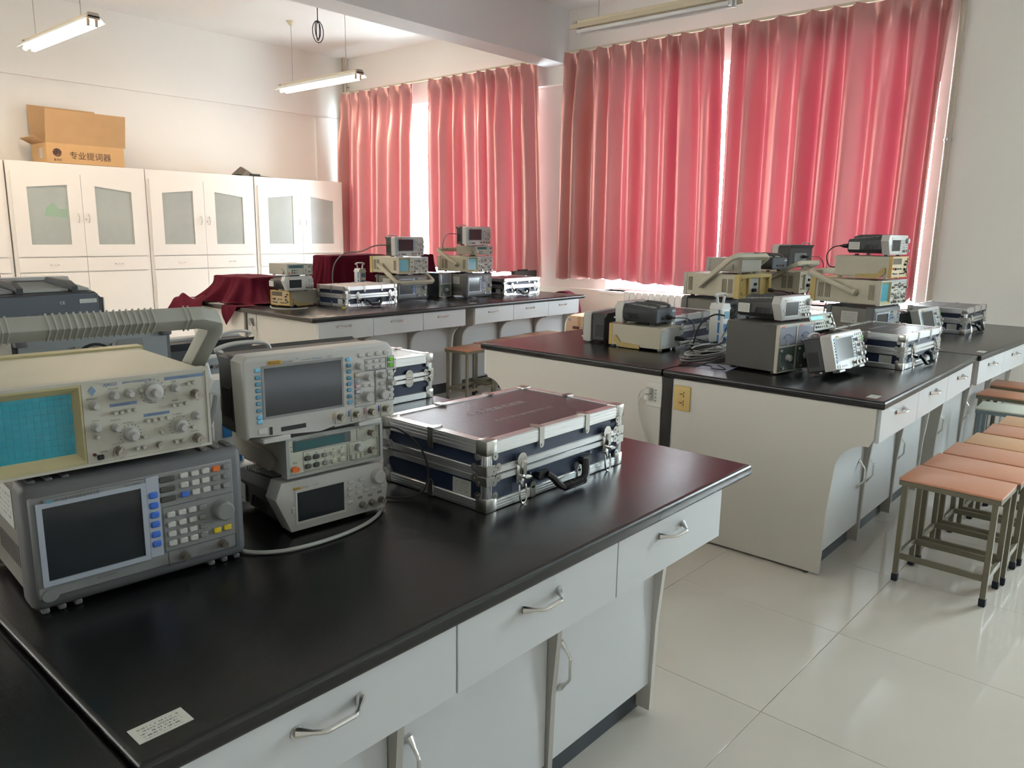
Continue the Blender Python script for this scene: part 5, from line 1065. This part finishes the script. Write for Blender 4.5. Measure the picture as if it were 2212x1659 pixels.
# island on the right, back half: seen from behind
BX.place((3.885, 2.48, 0.818), 180, 'beige counter box with pale back and a black plug, left of the right-hand bench')
DG.place((3.925, 2.45, 0.950), 183, 'dark generator leaning on the beige counter box, cable from its back')
DSO.place((4.035, 2.745, 0.814), 190, 'dark oscilloscope at the left end of the right-hand bench')
CASE.place((4.475, 2.60, TZ+0.001), 180, 'aluminium case behind the cable tangle on the right-hand bench')
SPF.place((5.005, 2.52, 0.812), 171, 'dark grey generator under the yellow-backed scope')
XJA.place((5.01, 2.52, 1.046), 171, 'analogue scope with a yellow back and raised handle')
FC.place((4.96, 2.42, 1.204), 173, 'grey counter on top of the yellow-backed scope')
SPF.place((5.74, 2.48, 0.812), 180, 'grey generator under the cream-backed scope')
XJB.place((5.745, 2.48, 1.046), 180, 'analogue scope with a cream back beside the yellow-backed one')
DG.place((5.36, 2.40, 1.206), 178, 'dark generator back beside the raised handle of the yellow-backed scope')
DSO.place((6.00, 2.36, 1.203), 172, 'oscilloscope back with a red mark, on top of the cream-backed scope')
# island at the back left
BX.place((3.475, 5.695, 0.818), -79, 'counter box with a yellow front at the left of the far bench')
DG.place((3.433, 5.43, 0.944), 0, 'function generator on the yellow-fronted counter box')
FC.place((3.462, 5.43, 1.067), 0, 'frequency counter on top of the leftmost far stack')
CASEW.place((3.835, 5.165, TZ+0.001), 3, 'aluminium case with a pale lid on the far bench')
SPF.place((4.515, 5.34, 0.812), 0, 'grey generator under the cream scope in the left tall far stack')
XJC.place((4.545, 5.35, 1.046), 0, 'cream scope with its handle folded down in front, far bench')
DSO.place((4.515, 5.36, 1.203), 1, 'oscilloscope on top of the left tall far stack')
MV1.place((5.055, 5.36, 0.814), 2, 'single analogue meter with a dark blue housing between the far stacks')
SPF.place((5.245, 5.19, 0.812), 2, 'grey generator at the bottom of the right tall far stack')
XJB.place((5.27, 5.20, 1.046), 2, 'cream scope with cyan screen in the right tall far stack')
FC.place((5.42, 5.24, 1.204), 2, 'frequency counter between the two scopes of the right tall far stack')
DSO.place((5.295, 5.25, 1.302), 2, 'oscilloscope on the very top of the right tall far stack')
CASE.place((5.70, 5.12, TZ+0.001), 1, 'aluminium case at the right end of the far bench')
# ---------------------------------------------------------------- socket towers
def tower(label, x, y, rz):
    t = thing('socket_tower', label, 'power strip', (x, y, TZ), rz)
    bm = nb(); box(bm, -0.062, 0.062, -0.05, 0.05, 0.0, 0.03, 0.008, 2); box(bm, -0.040, 0.040, -0.042, 0.042, 0.03, 0.235, 0.010, 2); prism(bm, [(-0.046, 0.23), (0.046, 0.23), (0.03, 0.262), (-0.03, 0.262)], 'y', -0.04, 0.04); part('tower_body', bm, M_TOWER, t)
    bm = nb(); tube(bm, [(-0.026, 0, 0.258), (-0.034, 0, 0.30)], 0.007, 7); tube(bm, [(0.026, 0, 0.258), (0.034, 0, 0.30)], 0.007, 7); tube(bm, smooth_path([(-0.052, 0, 0.302), (-0.03, 0, 0.313), (0.03, 0, 0.313), (0.052, 0, 0.302)], 4), 0.010, 8, flat=0.7); part('carry_handle', bm, M_TOWER, t)
    for z in (0.06, 0.13, 0.20):
        bm = nb(); box(bm, -0.018, 0.030, -0.044, -0.041, z-0.020, z+0.020, 0.001); part('socket_face', bm, M_BLUE if z < 0.18 else M_BTNB, t)
        bm = nb(); box(bm, -0.0415, -0.0395, -0.03, -0.018, z-0.03, z+0.03); part('side_stripe', bm, M_BLUE, t)
    return t
tower('white socket tower with handle among the cables of the right-hand bench', 4.00, 1.975, -8)
tower('white socket tower with handle behind the pale-lidded far case', 4.62, 6.00, 0)
tower('white socket tower half hidden behind the near oscilloscope', 0.975, 1.86, -5)
def plug_in(label, x, y, z, rz, path, r=0.0035, m=None):
    t = thing('plugged_cable', label, 'cable', (x, y, z), rz)
    bm = nb(); cyl(bm, (0, 0, 0), 0.014, -0.03, 'y', 12, 0.011); cyl(bm, (0, -0.03, 0), 0.008, -0.02, 'y', 10, 0.004); part('plug', bm, M_SOCK, t)
    bm = nb(); tube(bm, smooth_path([(0, -0.045, 0)] + path, 6), r, 6); part('flex', bm, m or M_CORDK, t)
plug_in('black plug and cable in the back of the beige counter box', 3.835, 2.128, 0.869, 0, [(0.02, -0.10, 0.005), (0.08, -0.16, -0.02), (0.14, -0.17, -0.052), (0.20, -0.12, -0.058), (0.24, -0.02, -0.058)])
plug_in('black plug and cable in the back of the yellow-backed scope', 4.87, 2.075, 1.093, -9, [(0.05, -0.10, -0.01), (0.10, -0.12, -0.06), (0.14, -0.10, -0.16), (0.15, -0.08, -0.272)])
plug_in('black plug and cable in the back of the cream-backed scope', 5.565, 2.068, 1.093, 0, [(0.04, -0.08, -0.005), (0.08, -0.10, -0.06), (0.10, -0.08, -0.16), (0.11, -0.06, -0.272)])
plug_in('grey plug and cable from the dark generator back on the beige counter box', 3.80, 2.19, 0.985, 5, [(0.06, -0.09, -0.005), (0.13, -0.10, -0.04), (0.17, -0.09, -0.10), (0.14, -0.08, -0.155), (0.05, -0.12, -0.176)], m=M_CORDG)
plug_in('black plug and cable behind the top generator of the right-hand stack', 4.885, 1.612, 1.385, 173, [(0.01, -0.08, -0.008), (0.01, -0.115, -0.04), (0.01, -0.12, -0.08), (0.0, -0.10, -0.125), (-0.03, -0.05, -0.13)])
plug_in('cable from the oscilloscope back with a red mark', 5.812, 2.238, 1.285, -8, [(0.07, -0.09, 0.0), (0.13, -0.10, -0.05), (0.16, -0.08, -0.12), (0.16, -0.04, -0.22)], m=M_CORDG)
# loose cables
def cable(label, pts, r=0.0035, m=None, cat='cable'):
    bm = nb(); P0 = Vector(pts[0]); tube(bm, [p - P0 for p in smooth_path(pts, 7)], r, 7)
    me = mesh(bm, 'cable', m or M_CORDW); return tag(obj('cable', me, None, P0), label, cat)
z0 = TZ + 0.0055
cable('pale cable lying on the worktop in front of the lowest near instrument', [(0.76, 1.43, z0), (0.74, 1.36, z0), (0.80, 1.30, z0), (0.92, 1.285, z0), (1.03, 1.31, z0), (1.10, 1.37, z0), (1.16, 1.50, z0)], 0.0042)
cable('thin black cable looping down behind the big foreground case', [(1.13, 1.42, 0.985), (1.18, 1.40, 0.975), (1.215, 1.36, 0.93), (1.215, 1.33, 0.87), (1.19, 1.34, 0.82), (1.13, 1.42, z0), (1.10, 1.60, z0)], 0.0025, M_CORDK)
cable('thick black cable between the near oscilloscope and the pale-lidded case', [(1.18, 1.62, 0.98), (1.24, 1.64, 0.955), (1.32, 1.66, 0.90), (1.40, 1.66, 0.83), (1.46, 1.64, z0+.002)], 0.005, M_CORDK)
cable('second black cable beside the pale-lidded case', [(1.20, 1.70, 0.99), (1.28, 1.73, 0.965), (1.38, 1.75, 0.90), (1.47, 1.75, 0.83), (1.53, 1.72, z0+.002)], 0.005, M_CORDK)
cable('grey lead with a metal tip in front of the yellow-fronted counter box', [(3.42, 5.62, z0), (3.36, 5.50, z0), (3.36, 5.40, z0), (3.42, 5.33, z0), (3.50, 5.30, z0), (3.575, 5.33, z0)], 0.006, M_CORDW)
cable('grey cable arching from the left tall far stack down to the worktop', [(4.52, 5.47, 1.30), (4.44, 5.55, 1.29), (4.34, 5.62, 1.24), (4.24, 5.72, 1.22), (4.17, 5.78, 1.12), (4.15, 5.78, 0.95), (4.20, 5.76, z0)], 0.006, M_CORDG)
cable('thin cable beside the top oscilloscope of the right tall far stack', [(5.31, 5.39, 1.40), (5.22, 5.42, 1.40), (5.18, 5.44, 1.33), (5.20, 5.46, 1.26), (5.30, 5.50, 1.26)], 0.004, M_CORDG)
cable('grey lead hanging on the cream-backed scope', [(5.42, 2.14, 1.245), (5.50, 2.10, 1.24), (5.545, 2.05, 1.20), (5.55, 2.06, 1.10), (5.50, 2.08, 0.98), (5.49, 2.06, 0.83)], 0.005, M_CORDG)
rnd = random.Random(4)
for k, (lab, m, cx, cy, rr) in enumerate((('coil of grey cable lying on the right-hand worktop, lowest loop', M_CORDG, 3.62, 1.86, 0.17), ('coil of pale cable lying on the right-hand worktop, upper loop', M_CORDW, 3.66, 1.88, 0.15), ('black mains lead snaking through the cable tangle', M_CORDK, 3.85, 1.95, 0.16), ('dark grey lead in the cable tangle beside the socket tower', M_CORDG, 3.92, 2.02, 0.13), ('pale lead running to the socket tower', M_CORDW, 3.80, 1.92, 0.13))):
    pts = []; turns = 3 if k < 2 else 2; nn = 10*turns
    for i in range(nn):
        a = 2*math.pi*i/10 + k; q = 1 + 0.16*math.sin(i*0.9+k*2)
        pts.append((cx + rr*q*math.cos(a)*1.15, cy + rr*q*math.sin(a)*0.42, z0 + 0.004 + 0.009*((i//10) + (k % 3)*0.5) + 0.004*rnd.random() + (0.03*max(0, math.sin(a*0.5+k)) if k > 1 else 0)))
    if k >= 2: pts += [(cx+0.14, 1.93, 0.86), (3.965+0.03*(k-2), 1.925, 0.88+0.05*(k-2))]
    cable(lab, pts, 0.0042 if k != 2 else 0.005, m)
cable('black cord rising from the tangle to the upper outlet of the socket tower', [(3.84, 2.05, z0), (3.80, 2.02, 0.86), (3.83, 2.0, 0.96), (3.90, 1.96, 1.01), (3.955, 1.925, 1.005)], 0.005, M_CORDK)
cable('long thin dark cord lying across the seam of the right-hand worktops', [(3.36, 1.86, z0-.002), (3.42, 1.82, z0-.002), (3.46, 1.74, z0-.002), (3.40, 1.70, z0-.002), (3.42, 1.64, z0-.002), (3.50, 1.72, z0-.002)], 0.003, M_CORDK)
cable('cord dropping from the back instruments to the near socket tower', [(0.93, 1.80, 1.03), (0.90, 1.76, 1.0), (0.87, 1.74, 0.95), (0.86, 1.74, 0.88), (0.90, 1.76, z0)], 0.006, M_CORDG)
cable('black coils on the worktop behind the near stack', [(0.86, 1.66, z0), (0.94, 1.72, 0.83), (1.0, 1.68, 0.86), (0.95, 1.62, 0.88), (0.86, 1.66, 0.87), (0.83, 1.74, 0.84), (0.92, 1.78, z0), (1.02, 1.74, z0)], 0.007, M_CORDK)
# flat sheets under things
t = thing('flat_sheet', 'thin bluish sheet under the twin meter', 'paper', (3.47, 1.70, TZ), 6); bm = nb(); box(bm, -0.09, 0.08, -0.07, 0.08, 0.0002, 0.0012); part('sheet', bm, mat('bluish_sheet', (0.34, 0.37, 0.50), 0.6), t)  # flat bluish sheet lying on the worktop
t = thing('flat_sheet', 'white sheet peeping out under the left red cloth', 'paper', (3.27, 6.12, TZ), 5); bm = nb(); box(bm, -0.05, 0.10, -0.12, 0.12, 0.0002, 0.0014); part('sheet', bm, M_TOWER, t)
# upright dark object behind the last far case
t = thing('upright_file', 'dark upright file box behind the right-hand far case', 'file box', (6.42, 5.62, TZ), 2)
bm = nb(); box(bm, 0, 0.40, 0, 0.05, 0, 0.20, 0.002); part('file_body', bm, mat('dark_board', (0.055, 0.045, 0.042), 0.6), t); bm = nb(); box(bm, 0.1, 0.25, 0.01, 0.04, 0.20, 0.213, 0.002); part('file_top', bm, MATS['dark_board'], t)
# small yellow thing on the far bench
t = thing('yellow_clip', 'small yellow clip on the far worktop before the pale-lidded case', 'clip', (3.78, 5.13, TZ)); bm = nb(); box(bm, -0.012, 0.012, -0.01, 0.01, 0.0003, 0.014, 0.003); part('clip_body', bm, M_YEL, t)
# ---------------------------------------------------------------- red velvet cloths
def drape(label, cx, cy, a, b, h, sk, z=TZ, seed=1, bumps=(), edge=None, rz=0.0, folds=9):
    rnd = random.Random(seed); bm = nb(); nr, na = 26, 120; rings = []
    ph = [rnd.uniform(0, 6.28) for _ in range(5)]
    cr, sr = math.cos(R(rz)), math.sin(R(rz))
    for i in range(nr+1):
        t = i/nr; row = []
        for j in range(na):
            th = 2*math.pi*j/na; c, s = math.cos(th), math.sin(th)
            k = 1/max(abs(c), abs(s))**0.86
            fold = math.sin(folds*th+ph[0]) + 0.5*math.sin((folds*2+1)*th+ph[1]) + 0.35*math.sin(3*th+ph[2])
            if t < 0.45:
                q = t/0.45; x, y = a*c*k*q, b*s*k*q; zz = h + 0.004*math.sin(x*30+ph[3])*math.sin(y*24)
            else:
                q = (t-0.45)/0.55; drop = min(1, q*1.25); out = sk*(drop**1.6) + max(0, q-0.8)*sk*0.9
                out *= 1 + 0.28*fold*drop
                x, y = a*c*k + c*out, b*s*k + s*out
                zz = h*(1-drop) + 0.010*(1+fold*0.5)*drop
                wob = 0.012*fold*drop*(1-drop)*4; x += c*wob; y += s*wob
            for (bx, by, br, bh) in bumps: zz += bh*math.exp(-((x-bx)**2+(y-by)**2)/br**2)*(1 if t < 0.45 else max(0, 1-(t-0.45)*2.2))
            X, Y, Z = cx + x*cr - y*sr, cy + x*sr + y*cr, z + max(0.004, zz)
            if edge and X < edge - 0.012:
                dd = edge - 0.012 - X; Z = z + 0.006 - dd*1.1 - 0.01*abs(fold); X = edge - 0.016 - 0.30*dd
            row.append(bm.verts.new((X-cx, Y-cy, Z-z)))
            if i == 0: break
        rings.append(row)
    for j in range(na): bm.faces.new((rings[0][0], rings[1][j], rings[1][(j+1) % na]))
    for i in range(1, nr):
        for j in range(na): bm.faces.new((rings[i][j], rings[i+1][j], rings[i+1][(j+1) % na], rings[i][(j+1) % na]))
    me = mesh(bm, 'velvet_cloth', M_RED, 180)
    return tag(obj('velvet_cloth', me, None, (cx, cy, z)), label, 'cloth')
drape('wine-red velvet cloth covering a box at the left end of the far bench', 3.62, 6.26, 0.19, 0.27, 0.215, 0.16, seed=3, edge=3.195, rz=8)
drape('wine-red velvet cloth over tall equipment in the middle of the far bench', 4.80, 6.38, 0.36, 0.15, 0.375, 0.11, seed=5, bumps=((0.15, 0, 0.2, 0.01),), folds=11)
drape('wine-red velvet cloth between the two tall far stacks', 5.62, 6.35, 0.16, 0.14, 0.375, 0.10, seed=8)
drape('wine-red velvet cloth whose edge shows at the left border of the photo', 1.12, 5.25, 0.26, 0.26, 0.43, 0.14, seed=6)
# pointed corner of the left cloth hanging over the worktop edge
t = None
bm = nb(); rowp = []
for i in range(9):
    v = i/8
    rowp.append([bm.verts.new((-0.012 - 0.008*math.sin(v*3) + 0.006*math.sin(u*9+v*4), (u-0.5)*0.24*(1-v)**0.8 + 0.05*v, 0.006 - 0.155*v)) for u in [k/6 for k in range(7)]])
for i in range(8):
    for k in range(6): bm.faces.new((rowp[i][k], rowp[i][k+1], rowp[i+1][k+1], rowp[i+1][k]))
tp = [bm.verts.new((0.16, p.co.y*1.3+0.02, 0.006+0.01*math.sin(k))) for k, p in enumerate(rowp[0])]
for k in range(6): bm.faces.new((tp[k], tp[k+1], rowp[0][k+1], rowp[0][k]))
tag(obj('velvet_corner', mesh(bm, 'velvet_corner', M_RED, 180), None, (3.19, 5.84, TZ)), 'pointed red cloth corner hanging over the worktop above the yellow far socket', 'cloth')
# tail of the left cloth spilling over the far corner
bm = nb(); rowp = []
for i in range(13):
    v = i/12
    rowp.append([bm.verts.new((0.10*(1-v)-0.03 + 0.02*math.sin(u*7+v*3), (u-0.5)*0.52 + 0.03*math.sin(v*5), 0.03*(1-v) + 0.012 + 0.022*math.sin(u*11+v*2)*(1-v) - 0.13*v*v*(1-0.35*abs(u-0.5)*2))) for u in [k/20 for k in range(21)]])
for i in range(12):
    for k in range(20): bm.faces.new((rowp[i][k], rowp[i][k+1], rowp[i+1][k+1], rowp[i+1][k]))
tag(obj('velvet_tail', mesh(bm, 'velvet_tail', M_RED, 180), None, (3.13, 6.50, TZ)), 'bunched red cloth tail drooping over the far left corner of the bench', 'cloth')
# bundle behind the far bench end: a covered chair back
t = thing('covered_chair', 'chair draped with red cloth behind the right end of the far bench', 'chair', (6.88, 5.28, 0))
bm = nb(); n = 18; rr = []
for i in range(n+1):
    a = math.pi*i/n; rr.append((math.cos(a)*0.20, 0.45 + 0.34*math.sin(a)**0.5))
rr = [(0.21, 0.30)] + rr + [(-0.21, 0.30)]
A_ = [bm.verts.new((-0.05 + 0.012*math.sin(k*1.7), p[0], p[1])) for k, p in enumerate(rr)]; B_ = [bm.verts.new((0.06 + 0.012*math.cos(k*1.3), p[0], p[1])) for k, p in enumerate(rr)]
bm.faces.new(A_); bm.faces.new(B_[::-1])
for i in range(len(rr)): bm.faces.new((A_[i], B_[i], B_[(i+1) % len(rr)], A_[(i+1) % len(rr)]))
part('cloth_cover', bm, M_RED, t)
bm = nb(); box(bm, -0.20, 0.16, -0.2, 0.2, 0.42, 0.45, 0.01); part('seat', bm, M_STOOL, t)
for x in (-0.18, 0.14):
    for y in (-0.18, 0.18): bm = nb(); box(bm, x-0.012, x+0.012, y-0.012, y+0.012, 0, 0.42); part('leg', bm, M_LEG, t)
